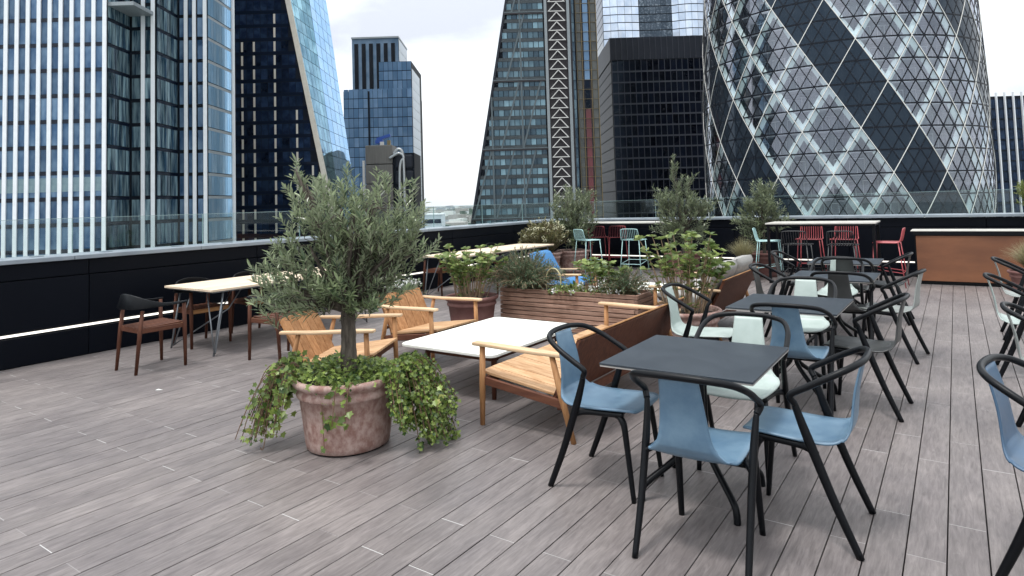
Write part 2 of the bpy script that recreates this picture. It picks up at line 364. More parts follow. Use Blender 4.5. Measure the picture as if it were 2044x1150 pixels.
for i, c in enumerate(cells):
    top = random.uniform(-0.0009, 0.0009); rv = random.random()
    if i < 300:
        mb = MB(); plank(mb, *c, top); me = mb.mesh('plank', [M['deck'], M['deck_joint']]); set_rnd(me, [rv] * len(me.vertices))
        link('plank', me, deck)
    else:
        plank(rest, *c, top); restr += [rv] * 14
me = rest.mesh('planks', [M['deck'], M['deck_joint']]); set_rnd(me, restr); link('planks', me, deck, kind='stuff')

# parapets: dark panels with a seam, a lit strip near the floor, metal coping, glass balustrade
XW, YW = -8.38, 14.20
def parapet(name, label, along_y, a, b, face, pan_len, cop_first, gl_first, led_z, strip_end):
    t = thing(name, label, 'wall')
    sgn = -1 if along_y else 1          # direction from the deck into the wall
    def bx(mb, s0, s1, d0, d1, z0, z1):
        lo, hi = face + sgn * d0, face + sgn * d1
        if along_y: mb.box(((lo + hi) / 2, (s0 + s1) / 2, (z0 + z1) / 2), (abs(hi - lo), s1 - s0, z1 - z0))
        else: mb.box(((s0 + s1) / 2, (lo + hi) / 2, (z0 + z1) / 2), (s1 - s0, abs(hi - lo), z1 - z0))
        return mb
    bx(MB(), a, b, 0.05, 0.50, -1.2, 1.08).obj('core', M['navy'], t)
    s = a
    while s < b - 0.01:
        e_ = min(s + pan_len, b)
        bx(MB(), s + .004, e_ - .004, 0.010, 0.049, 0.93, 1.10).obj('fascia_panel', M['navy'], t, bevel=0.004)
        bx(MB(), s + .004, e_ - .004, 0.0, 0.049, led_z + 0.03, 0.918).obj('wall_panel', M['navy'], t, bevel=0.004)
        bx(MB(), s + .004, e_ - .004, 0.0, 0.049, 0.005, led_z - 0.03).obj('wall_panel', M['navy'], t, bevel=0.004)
        s = e_
    bx(MB(), a, strip_end, 0.012, 0.045, led_z - 0.011, led_z + 0.011).obj('light_strip', M['led'], t)
    s = cop_first - 1.5 * math.ceil((cop_first - a) / 1.5)
    while s < b:
        lo, hi = max(s, a), min(s + 1.5, b)
        if hi - lo > .05: bx(MB(), lo + .003, hi - .003, -0.03, 0.56, 1.105, 1.155).obj('coping', M['coping'], t, bevel=0.006)
        s += 1.5
    g = thing(name.replace('parapet', 'balustrade'), label.split(' with ')[0].replace('dark navy parapet wall', 'frameless clear glass balustrade') + ' on the metal coping', 'balustrade')
    s = gl_first - 1.6 * math.ceil((gl_first - a) / 1.6)
    while s < b:
        lo, hi = max(s, a), min(s + 1.6, b)
        if hi - lo > .1:
            p = bx(MB(), lo + .008, hi - .008, 0.235, 0.252, 1.165, 1.578).obj('pane', M['bal_glass'], g)
            bx(MB(), lo + .008, hi - .008, 0.2355, 0.2515, 1.5785, 1.583).obj('polished_edge', M['bal_edge'], p)
            bx(MB(), hi - .0075, hi - .0035, 0.2355, 0.2515, 1.166, 1.578).obj('polished_edge', M['bal_edge'], p)
            bx(MB(), lo + .3, lo + .42, 0.20, 0.29, 1.1555, 1.1645).obj('clamp', M['coping'], p, bevel=0.002)
            bx(MB(), hi - .42, hi - .3, 0.20, 0.29, 1.1555, 1.1645).obj('clamp', M['coping'], p, bevel=0.002)
        s += 1.6
    return t
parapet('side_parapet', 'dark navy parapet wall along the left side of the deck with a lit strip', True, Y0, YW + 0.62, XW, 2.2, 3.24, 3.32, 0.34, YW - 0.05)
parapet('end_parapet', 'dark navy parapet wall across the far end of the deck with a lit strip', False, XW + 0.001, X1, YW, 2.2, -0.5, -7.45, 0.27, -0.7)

# ================================================================ THE DISTRICT
RZ = math.atan2(UH.y, UH.x)
ground = MB().add([UV(-16000, -3000, GROUND), UV(16000, -3000, GROUND), UV(16000, 24000, GROUND), UV(-16000, 24000, GROUND)], [(0, 1, 2, 3)]).obj(
    'ground', pmat('city_ground', (0.13, 0.15, 0.14), (0.26, 0.27, 0.26), rough=0.95, scale=0.006, detail=8)); struct(ground)
BM = {}
BM['core'] = pmat('facade_backing', (0.005, 0.008, 0.014), rough=0.6, spec=0.1)
BM['spandrel'] = pmat('spandrel_navy', (0.004, 0.009, 0.022), rough=0.25, spec=0.3)
BM['fin'] = pmat('pale_stone_fin', (0.76, 0.79, 0.82), (0.70, 0.73, 0.76), rough=0.55, scale=0.6)
BM['blue_glass'] = facadeglass('blue_office_glass', (0.020, 0.055, 0.120), (0.11, 0.175, 0.255), rnd=0.30, scale=0.30, stretch=(1, 1, 0.5), ior=1.7)  # steel blue of the reflected sky put into the base colour
BM['teal_glass'] = facadeglass('teal_side_glass', (0.012, 0.034, 0.058), (0.15, 0.22, 0.245), rnd=0.55, scale=0.5, stretch=(3, 3, 0.3), ior=1.6)
BM['sky_glass'] = facadeglass('mirror_sky_glass', (0.30, 0.52, 0.72), (0.50, 0.68, 0.82), rnd=0.10, scale=0.08, metal=0.6, rough=0.05)  # pale blue base colour carries part of the bright sky reflection
BM['dark_glass'] = facadeglass('navy_tower_glass', (0.0035, 0.0085, 0.024), (0.013, 0.026, 0.058), rnd=0.5, ior=1.4, scale=0.4, rough=0.1)
BM['green_glass'] = facadeglass('green_mirror_glass', (0.10, 0.20, 0.20), (0.30, 0.46, 0.46), rnd=0.3, metal=0.7, scale=0.16)
BM['cream'] = pmat('cream_trim', (0.60, 0.57, 0.50), (0.52, 0.49, 0.43), rough=0.5, scale=0.5)
BM['bluetower'] = facadeglass('sky_blue_tower_glass', (0.075, 0.145, 0.25), (0.14, 0.225, 0.345), rnd=0.12, scale=0.06, ior=1.8)
BM['paleside'] = pmat('pale_cladding', (0.62, 0.68, 0.74), (0.52, 0.58, 0.64), rough=0.4, scale=0.3)
BM['grey_metal'] = pmat('grey_ribbed_metal', (0.115, 0.108, 0.098), (0.17, 0.16, 0.145), rough=0.5, scale=0.5, stretch=(8, 8, 0.3))
BM['silver'] = pmat('silver_duct', (0.55, 0.56, 0.56), rough=0.35, metal=0.5)
BM['crane_blue'] = pmat('crane_blue', (0.02, 0.08, 0.38), rough=0.5)
BM['wedge_glass'] = facadeglass('wedge_tower_glass', (0.045, 0.085, 0.105), (0.25, 0.37, 0.42), rnd=0.75, scale=0.10, lo=0.35, hi=0.85, ior=1.6)
BM['wedge_spandrel'] = pmat('wedge_spandrel', (0.012, 0.022, 0.028), (0.028, 0.042, 0.05), rough=0.2, scale=0.3)
BM['steelgrey'] = pmat('grey_steel', (0.20, 0.23, 0.25), (0.27, 0.30, 0.32), rough=0.4)
BM['brace_steel'] = pmat('brace_steel', (0.065, 0.09, 0.105), (0.09, 0.12, 0.135), rough=0.4)
BM['white_steel'] = pmat('white_steel', (0.70, 0.69, 0.67), rough=0.45)
BM['maroon'] = pmat('maroon_void', (0.022, 0.017, 0.022), rough=0.6)
BM['tan'] = pmat('tan_panel', (0.085, 0.088, 0.080), (0.045, 0.052, 0.056), rough=0.4, scale=0.4, rnd=0.2)
BM['yellow'] = pmat('ochre_frame', (0.20, 0.15, 0.065), rough=0.5)
BM['lift_red'] = pmat('red_lift_panel', (0.13, 0.022, 0.03), rough=0.4, rnd=0.2)
BM['bronze'] = pmat('dark_bronze_frame', (0.017, 0.021, 0.031), (0.022, 0.026, 0.037), rough=0.5, scale=0.4, spec=0.2)
BM['lilac_band'] = pmat('lilac_grey_band', (0.060, 0.066, 0.086), rough=0.5, spec=0.2)
BM['black_glass'] = facadeglass('black_window_glass', (0.0015, 0.003, 0.008), (0.004, 0.006, 0.013), rnd=0.5, ior=1.3, rough=0.1, spec=0.4)
BM['pale_glass'] = facadeglass('pale_curtain_glass', (0.50, 0.60, 0.76), (0.74, 0.80, 0.90), rnd=0.12, metal=0.2, scale=0.3, stretch=(1, 1, 0.5), lo=0.3, hi=0.7)
BM['smoke_glass'] = facadeglass('smoke_curtain_glass', (0.035, 0.042, 0.050), (0.22, 0.24, 0.26), rnd=0.5, scale=0.9, lo=0.5, hi=0.8)

class Bld:
    def __init__(s, name, label, u, v, cat='building'):
        s.u, s.v = u, v; p = UV(u, v, GROUND); s.t = thing(name, label, cat, p, RZ); s.cache = {}
    def p(s, u, v, z): return Vector((u - s.u, v - s.v, z - GROUND))
    def block(s, name, u0, u1, v0, v1, z0, z1, mat, bevel=0.0, parent=None):
        return MB().box(s.p((u0 + u1) / 2, (v0 + v1) / 2, (z0 + z1) / 2), (u1 - u0, v1 - v0, z1 - z0)).obj(name, mat, parent or s.t, bevel=bevel)
    def wall(s, a, b, rows, ncol, mat, name='window', gap=0.06, proud=0.12, thick=0.10, zmin=-9, zmax=None, skip=None, vis_only=True):
        """panes between plan points a and b (u,v), outward side to the left of a->b reversed; rows = [(z0,z1)]"""
        a = Vector(a); b = Vector(b); d = b - a; L = d.length; d.normalize(); n = Vector((d.y, -d.x))
        w = L / ncol; rot = Matrix(((d.x, -n.x, 0), (d.y, -n.y, 0), (0, 0, 1))).to_4x4()
        joined = MB()
        for z0, z1 in rows:
            for k in range(ncol):
                c = a + d * (w * (k + .5)) + n * (proud - thick / 2)
                if skip and skip(c.x, (z0 + z1) / 2): continue
                loc = s.p(c.x, c.y, (z0 + z1) / 2); wp = UV(c.x, c.y, (z0 + z1) / 2)
                mt = mat(k, z0) if callable(mat) else mat
                if in_view(wp, 0.03) and z1 > zmin:
                    key = (round(w, 3), round(z1 - z0, 3), mt.name)
                    if key not in s.cache: s.cache[key] = MB().box((0, 0, 0), (w - gap, thick, z1 - z0)).mesh(name, mt)
                    link(name, s.cache[key], s.t, mat=Matrix.Translation(loc) @ rot)
                elif not callable(mat):
                    joined.box(loc, (w - gap, thick, z1 - z0), rot.to_3x3())
        if joined.v: joined.obj(name + 's', mat, s.t, kind='stuff')
def rows(z0, pitch, n, lo, hi): return [(z0 + pitch * k + lo, z0 + pitch * k + hi) for k in range(n)]

# ---- left office tower with stone fins, stepped in plan
b = Bld('office_tower', 'blue glass office tower with white vertical stone fins at the left edge', -85, 120)
b.block('core', -112, -63.6, 100.4, 140, GROUND, 75, BM['core'])
b.block('core', -63.6, -59.3, 106.6, 123.5, GROUND, 74.9, BM['core'])
b.block('core', -59.3, -54.0, 113.7, 123.4, GROUND, 74.8, BM['core'])
b.block('ledge', -63.5, -59.4, 100.5, 106.5, 34.9, 35.5, BM['steelgrey'])
zf = [32.48 - 4.06 * k for k in range(-11, 22)]; zf.sort()
RW = [(z + .62, z + 4.06) for z in zf if z > GROUND]
RWs = [(z + .02, z + .50) for z in zf if z > GROUND]
nA = 28
uA = [-63.75 - 1.733 * k for k in range(nA + 1)]
b.wall((uA[-1], 100.4), (uA[0], 100.4), RW, nA, BM['blue_glass'], proud=0.15, gap=0.34)
for z in zf:
    if GROUND < z < 60: b.block('spandrel', uA[-1], -63.8, 100.18, 100.39, z - .02, z + .56, BM['spandrel'])
fm = MB().box((0, 0, (75 - GROUND) / 2), (0.60, 0.20, 75 - GROUND)).mesh('fin', BM['fin'])
for u in uA: link('fin', fm, b.t, loc=b.p(u, 100.12, GROUND))
BM['frost'] = pmat('frosted_film', (0.12, 0.19, 0.23), (0.17, 0.25, 0.28), rough=0.4, scale=1.5)
ffm = MB().box((0, 0, 0), (1.36, 0.04, 2.2)).mesh('frosted_band', BM['frost'])
for k in range(12): link('frosted_band', ffm, b.t, loc=b.p(uA[k] - .866, 100.235, 6.6))
for u, v in ((-61.2, 106.25), (-59.55, 106.25), (-57.6, 113.3), (-56.1, 113.3), (-54.2, 113.3)): link('fin', fm, b.t, loc=b.p(u, v, GROUND))
b.block('fin', -54.15, -53.6, 123.6, 124.3, GROUND, 74.6, BM['fin'])
b.wall((-63.6, 100.6), (-63.6, 106.4), RW, 6, BM['teal_glass'], gap=0.16)
b.wall((-63.3, 106.6), (-59.4, 106.6), RW, 2, BM['teal_glass'], gap=0.3)
b.wall((-59.3, 106.9), (-59.3, 113.5), RW, 6, BM['teal_glass'], gap=0.16)
b.wall((-59.0, 113.7), (-54.2, 113.7), RW, 3, BM['blue_glass'], gap=0.3)
b.wall((-54.0, 113.9), (-54.0, 123.5), RW, 9, BM['sky_glass'], gap=0.10)
for z in zf:
    if -12 < z < 45:
        b.block('spandrel', -63.59, -63.50, 100.6, 106.4, z, z + .5, BM['spandrel'])
        b.block('spandrel', -59.29, -59.20, 106.9, 113.5, z, z + .5, BM['spandrel'])
        b.block('spandrel', -53.99, -53.90, 113.9, 123.5, z, z + .5, BM['steelgrey'])

# ---- dark faceted tower with a slanting edge
b = Bld('faceted_tower', 'dark navy tower with a slanting cream edge and mirrored green facet', -58, 170)
def e1(z): return -51.93 - 0.1923 * (z - 51.4)
def e2(z): return -51.5 - 0.136 * (z - 56.2)
def e3(z): return -52.8 - 0.1325 * (z - 62.7)
zb, zt = GROUND, 118
mb = MB(); nz = 18
for k in range(nz + 1):
    z = zb + (zt - zb) * k / nz
    mb.v += [tuple(q) for q in (b.p(-86, 150.3, z), b.p(e1(z) - .3, 150.3, z), b.p(e2(z) - .3, 165, z), b.p(e3(z) - .3, 185, z), b.p(-86, 190, z))]
for k in range(nz):
    for q in range(5): mb.f.append((5 * k + q, 5 * k + (q + 1) % 5, 5 * k + 5 + (q + 1) % 5, 5 * k + 5 + q)); mb.mi.append(0)
mb.f += [(4, 3, 2, 1, 0), tuple(range(5 * nz, 5 * nz + 5))]; mb.mi += [0, 0]
mb.obj('core', BM['core'], b.t)
FR = rows(-54, 3.3, 52, .75, 3.22)
b.wall((-80.1, 150.3), (-30.6, 150.3), FR, 30, BM['dark_glass'], gap=0.10, skip=lambda u, z: u > e1(z + 1.5) - 1.3)
for k in range(52):
    z = -54 + 3.3 * k
    if -8 < z < 60: b.block('spandrel', -68, e1(z + .7) - .9, 150.16, 150.25, z + .05, z + .7, BM['spandrel'])
pil = MB().box((0, 0, 0), (0.42, 0.2, 2.3)).mesh('pillar', BM['cream'])
for u, zmax in ((-63.0, 40), (-60.2, 40), (-55.3, 48), (-50.2, 24), (-46.6, 12)):
    for z0, z1 in FR:
        if -8 < z0 < zmax and u < e1(z1) - 1: link('pillar', pil, b.t, loc=b.p(u, 150.12, (z0 + z1) / 2))
MB().bar(b.p(e1(zb) - .1, 150.05, zb), b.p(e1(zt) - .1, 150.05, zt), 1.15, 0.5, up=(0, 1, 0)).obj('edge_trim', BM['cream'], b.t)
def slant(bd, fa, va, fb, vb, nc, zs, mat, name='pane'):
    for i in range(len(zs) - 1):
        for k in range(nc):
            t0, t1 = (k + .03) / nc, (k + .97) / nc; z0, z1 = zs[i] + .06, zs[i + 1] - .06
            Q = []
            for off in (0.0, 0.12):
                for t, z in ((t0, z0), (t1, z0), (t1, z1), (t0, z1)):
                    Q.append(bd.p(fa(z) + (fb(z) - fa(z)) * t - .22 + off, va + (vb - va) * t, z))
            if in_view(UV(fa(z0), va, z0), .06): MB().hexa(Q).obj(name, mat, bd.t)
zs = [-8 + 3.3 * k for k in range(23)]
slant(b, e1, 150.35, e2, 165, 5, zs, BM['green_glass'])
slant(b, e2, 165.05, e3, 185, 4, zs, BM['sky_glass'])

# ---- far blue tower with a stepped crown
b = Bld('stepped_tower', 'blue glass tower with a stepped striped crown behind the olive tree', -54, 275)
b.block('core', -68, -40, 260.4, 290, GROUND, 49.2, BM['core']); b.block('core', -53.4, -40, 260.4, 289, 49.2, 61.0, BM['core'])
b.block('crown', -64.9, -45.6, 263.4, 285, 49.2, 71.6, pmat('crown_glass', (0.10, 0.16, 0.24), (0.16, 0.23, 0.32), rough=0.1, scale=0.2))
b.wall((-67.9, 260.4), (-40.0, 260.4), rows(-54, 4.0, 26, .22, 3.95), 14, BM['bluetower'], gap=0.14, zmin=-4, skip=lambda u, z: z > 49.2)
b.wall((-53.3, 260.4), (-40.0, 260.4), rows(49.3, 3.9, 3, .2, 3.8), 7, BM['bluetower'], gap=0.14)
for k in range(6): b.block('crown_slot', -63.9 + 3.05 * k, -62.3 + 3.05 * k, 263.2, 263.38, 50, 69.5, BM['core'])
b.block('crown_cap', -65.1, -45.4, 263.0, 285.2, 71.6, 72.3, BM['steelgrey'])
b.block('crown_plant', -62.5, -61.2, 270, 272, 72.3, 74.2, BM['grey_metal'])
b.wall((-39.9, 260.6), (-39.9, 282), rows(-54, 4.0, 28, .1, 3.95), 4, BM['paleside'], name='cladding_panel', gap=0.1, zmin=-4)
b.wall((-45.5, 263.6), (-45.5, 284), rows(62, 4.6, 2, .1, 4.5), 4, BM['paleside'], name='cladding_panel', gap=0.1, zmin=-4)
b.block('slot', -58.0, -57.3, 260.0, 260.3, GROUND, 49.0, BM['core'])

# ---- brown service tower with ducts in front of it
b = Bld('service_tower', 'brown ribbed service tower with silver duct and blue crane', -37, 196)
b.block('core', -43.2, -29, 190.6, 204, GROUND, 17.5, BM['core'])
for z0, z1 in ((14.4, 20.0), (8.6, 14.2), (2.8, 8.4), (-3.0, 2.6), (-8.8, -3.2)): b.block('clad_box', -43.4, -35.4, 190, 198, z0, z1, BM['grey_metal'], bevel=0.15)
for z0, z1 in ((13.0, 17.0), (8.2, 12.2), (3.4, 7.4), (-1.4, 2.6)): b.block('stair_pod', -34.6, -29.4, 190.2, 197, z0, z1, BM['bronze'], bevel=0.4)
for du in (0, 1.25):
    MB().tube(smooth_path([b.p(-34.9 - du, 189.6, 17.2 - du), b.p(-33.4, 189.4, 18.6 - du), b.p(-32.2 + du * .2, 189.4, 17.2 - du), b.p(-31.9 - du, 189.4, 12), b.p(-31.8 - du, 189.4, -10)], 8), 0.42, 12).obj('duct', BM['silver'], b.t, smooth=True)
b.block('pale_mast', -44.2, -43.6, 189.6, 190.4, GROUND, 15.5, BM['white_steel'])
MB().bar(b.p(-40.5, 193, 22.0), b.p(-36.4, 193, 23.2), .9, .9).bar(b.p(-39.5, 193, 20), b.p(-39.3, 193, 22.2), .7, .7).bar(b.p(-40.9, 193, 21.2), b.p(-38.6, 193, 21.4), 1.3, 1.1).obj('crane', BM['crane_blue'], b.t)
b.block('crane_cab', -37.3, -36.3, 192, 193.2, 20, 21.6, BM['yellow']); b.block('plant_box', -39.4, -38.4, 192, 193.2, 20, 21.2, BM['white_steel'])

# ---- wedge tower with a ladder of white chevrons
b = Bld('wedge_tower', 'grey glass wedge tower with a white chevron ladder and lift shafts', 6, 190)
def we(z): return -0.24 + 0.1806 * (z - 56.2)
zt = 112
P = [b.p(we(zb), 170.4, zb), b.p(9.6, 170.4, zb), b.p(9.6, 212, zb), b.p(we(zb), 212, zb), b.p(we(zt), 170.4, zt), b.p(9.6, 170.4, zt), b.p(9.6, 212, zt), b.p(we(zt), 212, zt)]
MB().hexa(P).obj('core', BM['core'], b.t)
FZ = [-2.34 - 18.31 * 2 + 2.616 * k for k in range(60)]
for z in FZ:
    if z < 100:
        lo = we(z + .6) + .3
        MB().hexa([b.p(lo, 170.2, z), b.p(9.5, 170.2, z), b.p(9.5, 170.38, z), b.p(lo, 170.38, z), b.p(lo + .16, 170.2, z + .95), b.p(9.5, 170.2, z + .95), b.p(9.5, 170.38, z + .95), b.p(lo + .16, 170.38, z + .95)]).obj('spandrel', BM['wedge_spandrel'], b.t)
b.wall((-14.2, 170.4), (9.5, 170.4), [(z + 1.0, z + 2.58) for z in FZ if z < 100], 17, BM['wedge_glass'], gap=0.16, zmin=-5, skip=lambda u, z: u < we(z) + 1.0)
for k in range(-2, 6):
    z = -2.34 + 18.31 * k
    lo = we(z) - .1
    b.block('frame_beam', lo, 9.7, 169.75, 170.1, z - .42, z - .06, BM['maroon']); b.block('frame_beam', lo, 9.7, 169.7, 170.12, z - .02, z + .24, BM['brace_steel'])
    for s0 in (-7.2, -1.2, 4.6, 10.5):
        a_, c_ = s0, s0 + 3.9
        off = 0.18 * 18.31 * (k - 1) * 0.55
        ua, uc = a_ + off - 1.4, c_ + off
        if ua > we(z) and uc < 9.6: MB().bar(b.p(ua, 169.95, z), b.p(uc, 169.95, z + 18.31), .42, .2, up=(0, 1, 0)).obj('diagonal_brace', BM['brace_steel'], b.t)
for u, ztop in ((-4.9, 30), (3.2, 74)): b.block('column', u - .22, u + .22, 169.85, 170.15, GROUND, ztop, BM['brace_steel'])
MB().bar(b.p(we(zb), 170.1, zb), b.p(we(zt), 170.1, zt), .6, .5, up=(0, 1, 0)).obj('edge_frame', BM['bronze'], b.t)
b.block('shaft_void', 9.7, 17.2, 170.6, 200, GROUND, 110, BM['maroon'])
for u in (10.15, 16.2): b.block('mast', u - .36, u + .36, 169.3, 170.1, GROUND, 110, BM['steelgrey'])
ch = MB().bar((-2.1, 0, 0), (0, 0, 2.3), .22, .25, up=(0, 1, 0)).bar((2.1, 0, 0), (0, 0, 2.3), .22, .25, up=(0, 1, 0)).bar((-2.3, .02, -.05), (2.3, .02, -.05), .2, .25, up=(0, 1, 0)).mesh('chevron', BM['white_steel'])
for z in FZ:
    if z < 98: link('chevron', ch, b.t, loc=b.p(13.15, 169.75, z + .15))
b.block('lift_core', 17.2, 24.0, 172.0, 200, GROUND, 112, BM['maroon'])
LR = [(z, z + 2.5) for z in FZ if z < 104]
b.wall((16.8, 171.9), (18.0, 171.9), LR, 1, BM['teal_glass'], name='shaft_glass', zmin=-5)
b.block('cable_rod', 18.05, 18.3, 171.2, 171.6, GROUND, 110, BM['core'])
b.wall((18.4, 171.9), (19.8, 171.9), LR, 1, BM['tan'], name='shaft_panel', zmin=-5, gap=0.3)
b.wall((20.0, 171.9), (22.1, 171.9), LR, 1, lambda k, z: BM['bluetower'] if z > 33 else (BM['black_glass'] if z > 26 else BM['lift_red']), name='lift_panel', zmin=-5, gap=0.75)
b.wall((22.3, 171.9), (23.9, 171.9), LR, 1, BM['tan'], name='shaft_panel', zmin=-5, gap=0.3)
for u in (18.4, 19.85, 22.2, 23.95): b.block('ochre_post', u - .07, u + .07, 171.5, 171.75, GROUND, 108, BM['yellow'])
for z in FZ:
    if -5 < z < 62: b.block('ochre_rail', 18.4, 23.95, 171.55, 171.72, z - .09, z - .01, BM['yellow'])

# ---- black slab block
b = Bld('black_block', 'black gridded office block with a windowless top storey', 54, 220)
b.block('core', 32.3, 84, 200.5, 238, GROUND, 52.2, BM['core'])
b.block('plant_storey', 32.0, 84.2, 200.2, 238.2, 45.6, 52.7, BM['bronze'])
for k in range(29): b.block('rib', 32.0 + 1.8 * k - .09, 32.0 + 1.8 * k + .09, 199.98, 200.18, 45.6, 52.7, BM['lilac_band'])
BR = rows(-54, 3.42, 29, .42, 3.40)
b.wall((32.4, 200.5), (84.0, 200.5), BR, 28, BM['black_glass'], gap=0.24, zmin=-3, skip=lambda u, z: z > 45.3)
for k in range(29):
    z = -54 + 3.42 * k
    if z < 45.5: b.block('floor_band', 32.2, 84, 200.24, 200.37, z - .12, z + .34, BM['lilac_band'])
for k in range(29): b.block('mullion', 32.4 + 1.843 * k - .08, 32.4 + 1.843 * k + .08, 200.12, 200.23, GROUND, 45.55, BM['lilac_band'])
b.wall((32.3, 236), (32.3, 200.8), BR, 14, BM['bronze'], name='side_panel', gap=0.12, zmin=-3, skip=lambda u, z: z > 45.3)

# ---- pale curved towers behind
b = Bld('pale_tower', 'pale curved glass tower rising behind the black block', 72, 320)
b.block('core', 46.2, 97, 305.5, 345, GROUND, 150, BM['core'])
PR = rows(-54, 3.9, 52, .35, 3.85)
def arc(u0, u1, n, bulge):
    pts = []
    for i in range(n + 1):
        t = i / n; pts.append((u0 + (u1 - u0) * t, 305.0 - bulge * 4 * t * (1 - t)))
    return pts
for (u0, u1, n, bul, mt) in ((46, 63.2, 5, 0.8, 'pale_glass'), (63.4, 79, 6, 0.0, 'smoke_glass'), (79.2, 97, 6, 2.2, 'pale_glass')):
    pts = arc(u0, u1, n, bul)
    for i in range(n): b.wall(pts[i], pts[i + 1], PR, 1, BM[mt], gap=0.12, zmin=60)
b.wall((46.0, 330), (46.0, 305.3), PR, 8, BM['smoke_glass'], gap=0.3, zmin=60)

# ---- finned block at the right edge
b = Bld('finned_block', 'navy glass block with pale vertical fins right of the lattice tower', 178, 235)
b.block('core', 164.5, 200, 220.4, 260, GROUND, 33.4, BM['core'])
b.wall((164.6, 220.4), (199.8, 220.4), rows(-54, 3.6, 24, .5, 3.5), 20, BM['dark_glass'], gap=0.12, zmin=-4)
for k in range(13): b.block('fin', 164.6 + 2.93 * k - .17, 164.6 + 2.93 * k + .17, 219.6, 220.3, GROUND, 34.6, BM['fin'])

# ================================================================ the round lattice tower
GU, GV = 72.8, 143.7
b = Bld('lattice_tower', 'round glass tower with a diagonal lattice and dark spiral bands', GU, GV, 'tower')
FH, Z0, PH0 = 4.17, 21.75, -28.2
def GR(z): return 28.25 * (1 - 3.1e-5 * (z - 8) ** 2)
def gp(ph, z, dr=0.0):
    a = R_(ph); r = GR(z) + dr
    return Vector((r * math.sin(a), -r * math.cos(a), z - GROUND))
BM['clear_pane'] = glassmat('lattice_clear_pane', (0.955, 0.975, 0.98), gloss=(0.74, 0.78, 0.88), base=0.10, grazing=0.7, power=3.0)
BM['clear_pane2'] = glassmat('lattice_lilac_pane', (0.945, 0.965, 0.975), gloss=(0.76, 0.78, 0.88), base=0.13, grazing=0.75, power=3.0)
BM['band_pane'] = facadeglass('lattice_dark_pane', (0.016, 0.022, 0.031), (0.021, 0.028, 0.038), rnd=0.15, ior=1.42, rough=0.04, scale=0.2, spec=0.4)
BM['lat_mull'] = pmat('lattice_mullion', (0.004, 0.006, 0.012), rough=0.5, spec=0.2)
BM['lat_white'] = pmat('lattice_white_rib', (0.80, 0.79, 0.75), rough=0.45)
BM['mint_clad'] = pmat('mint_column_casing', (0.86, 0.97, 0.97), (0.82, 0.95, 0.95), rough=0.5, scale=0.4)
BM['slab'] = pmat('floor_slab_edge', (0.46, 0.48, 0.54), rough=0.7)
BM['office_in'] = pmat('inner_partition', (0.15, 0.17, 0.21), (0.27, 0.30, 0.35), rough=0.6, scale=0.16, stretch=(2.2, 2.2, 0.5), lo=0.38, hi=0.60, detail=2)
NJ0, NJ1 = -7, 20                  # lattice storeys, counted from Z0
def zj(j): return Z0 + FH * j
def is_dark(ph, z): return ((ph - PH0 + 5 * (z - Z0) / FH) % 60) < 20
panes = []
for j in range(NJ0, NJ1):
    for i in range(72):
        ph = PH0 + 5 * i
        zc = zj(j) + FH / 2
        panes.append(([(ph, zj(j)), (ph + 2.5, zc), (ph, zj(j + 1)), (ph - 2.5, zc)], ph, zc))
        panes.append(([(ph, zj(j)), (ph + 5, zj(j)), (ph + 2.5, zc)], ph + 2.5, zj(j) + FH * .2))
        panes.append(([(ph, zj(j + 1)), (ph + 2.5, zc), (ph + 5, zj(j + 1))], ph + 2.5, zj(j + 1) - FH * .2))
def pane_mb(mb, pts, phc, zc, dr=0.0):
    n = len(pts); q = [gp(phc + (p - phc) * .955, zc + (z - zc) * .955, dr) for p, z in pts]; q2 = [gp(phc + (p - phc) * .955, zc + (z - zc) * .955, dr - .05) for p, z in pts]
    mb.add(q + q2, [tuple(range(n)), tuple(range(2 * n - 1, n - 1, -1))] + [(k, k + n, (k + 1) % n + n, (k + 1) % n) for k in range(n)])
def facing(ph, z):
    p = gp(ph, z); w = UV(GU + p.x, GV + p.y, z); nrm = UH * math.sin(R_(ph)) - VH * math.cos(R_(ph))
    d = (Vector((0, 0, 1.6)) - w); return nrm.dot(d.normalized()), w
cand = []
for k, (pts, ph, z) in enumerate(panes):
    f, w = facing(ph, z)
    vis = f > 0.05 and in_view(w, 0.0) and z > 1.0
    cand.append((-(f * (1.0 if len(pts) == 4 else .5)) if vis else 1, k))
cand.sort(); chosen = {k for s_, k in cand[:300] if s_ < 0}
restm = {}
for k, (pts, ph, z) in enumerate(panes):
    mt = BM['band_pane'] if is_dark(ph, z) else BM[random.choices(['clear_pane', 'clear_pane2'], (5, 4))[0]]
    if k in chosen:
        mb = MB(); pane_mb(mb, pts, ph, z); mb.obj('pane', mt, b.t)
    else: pane_mb(restm.setdefault(mt.name, (MB(), mt))[0], pts, ph, z)
for mb, mt in restm.values(): mb.obj('panes', mt, b.t, kind='stuff')
def strip(mb, p0, z0, p1, z1, hw, dr, depth, seg=3):
    """raised bar laid on the curved skin from (p0,z0) to (p1,z1); hw is half width in metres"""
    A = gp(p0, z0, dr); B_ = gp(p1, z1, dr); t = (B_ - A).normalized()
    pm, zm = (p0 + p1) / 2, (z0 + z1) / 2
    nr = Vector((math.sin(R_(pm)), -math.cos(R_(pm)), 0)); s = t.cross(nr).normalized() * hw; dn = nr * depth
    mb.hexa([A - s - dn, A + s - dn, B_ + s - dn, B_ - s - dn, A - s, A + s, B_ + s, B_ - s])
mull = MB(); white = {}
for j in range(NJ0, NJ1):
    for i in range(72):
        ph = PH0 + 5 * i
        for sgn in (1, -1):
            zc = zj(j) + FH / 2
            strip(mull, ph, zj(j), ph + sgn * 2.5, zc, .08, .05, .14); strip(mull, ph + sgn * 2.5, zc, ph + sgn * 5, zj(j + 1), .08, .05, .14)
        strip(mull, ph, zj(j), ph + 5, zj(j), .13, .06, .15)
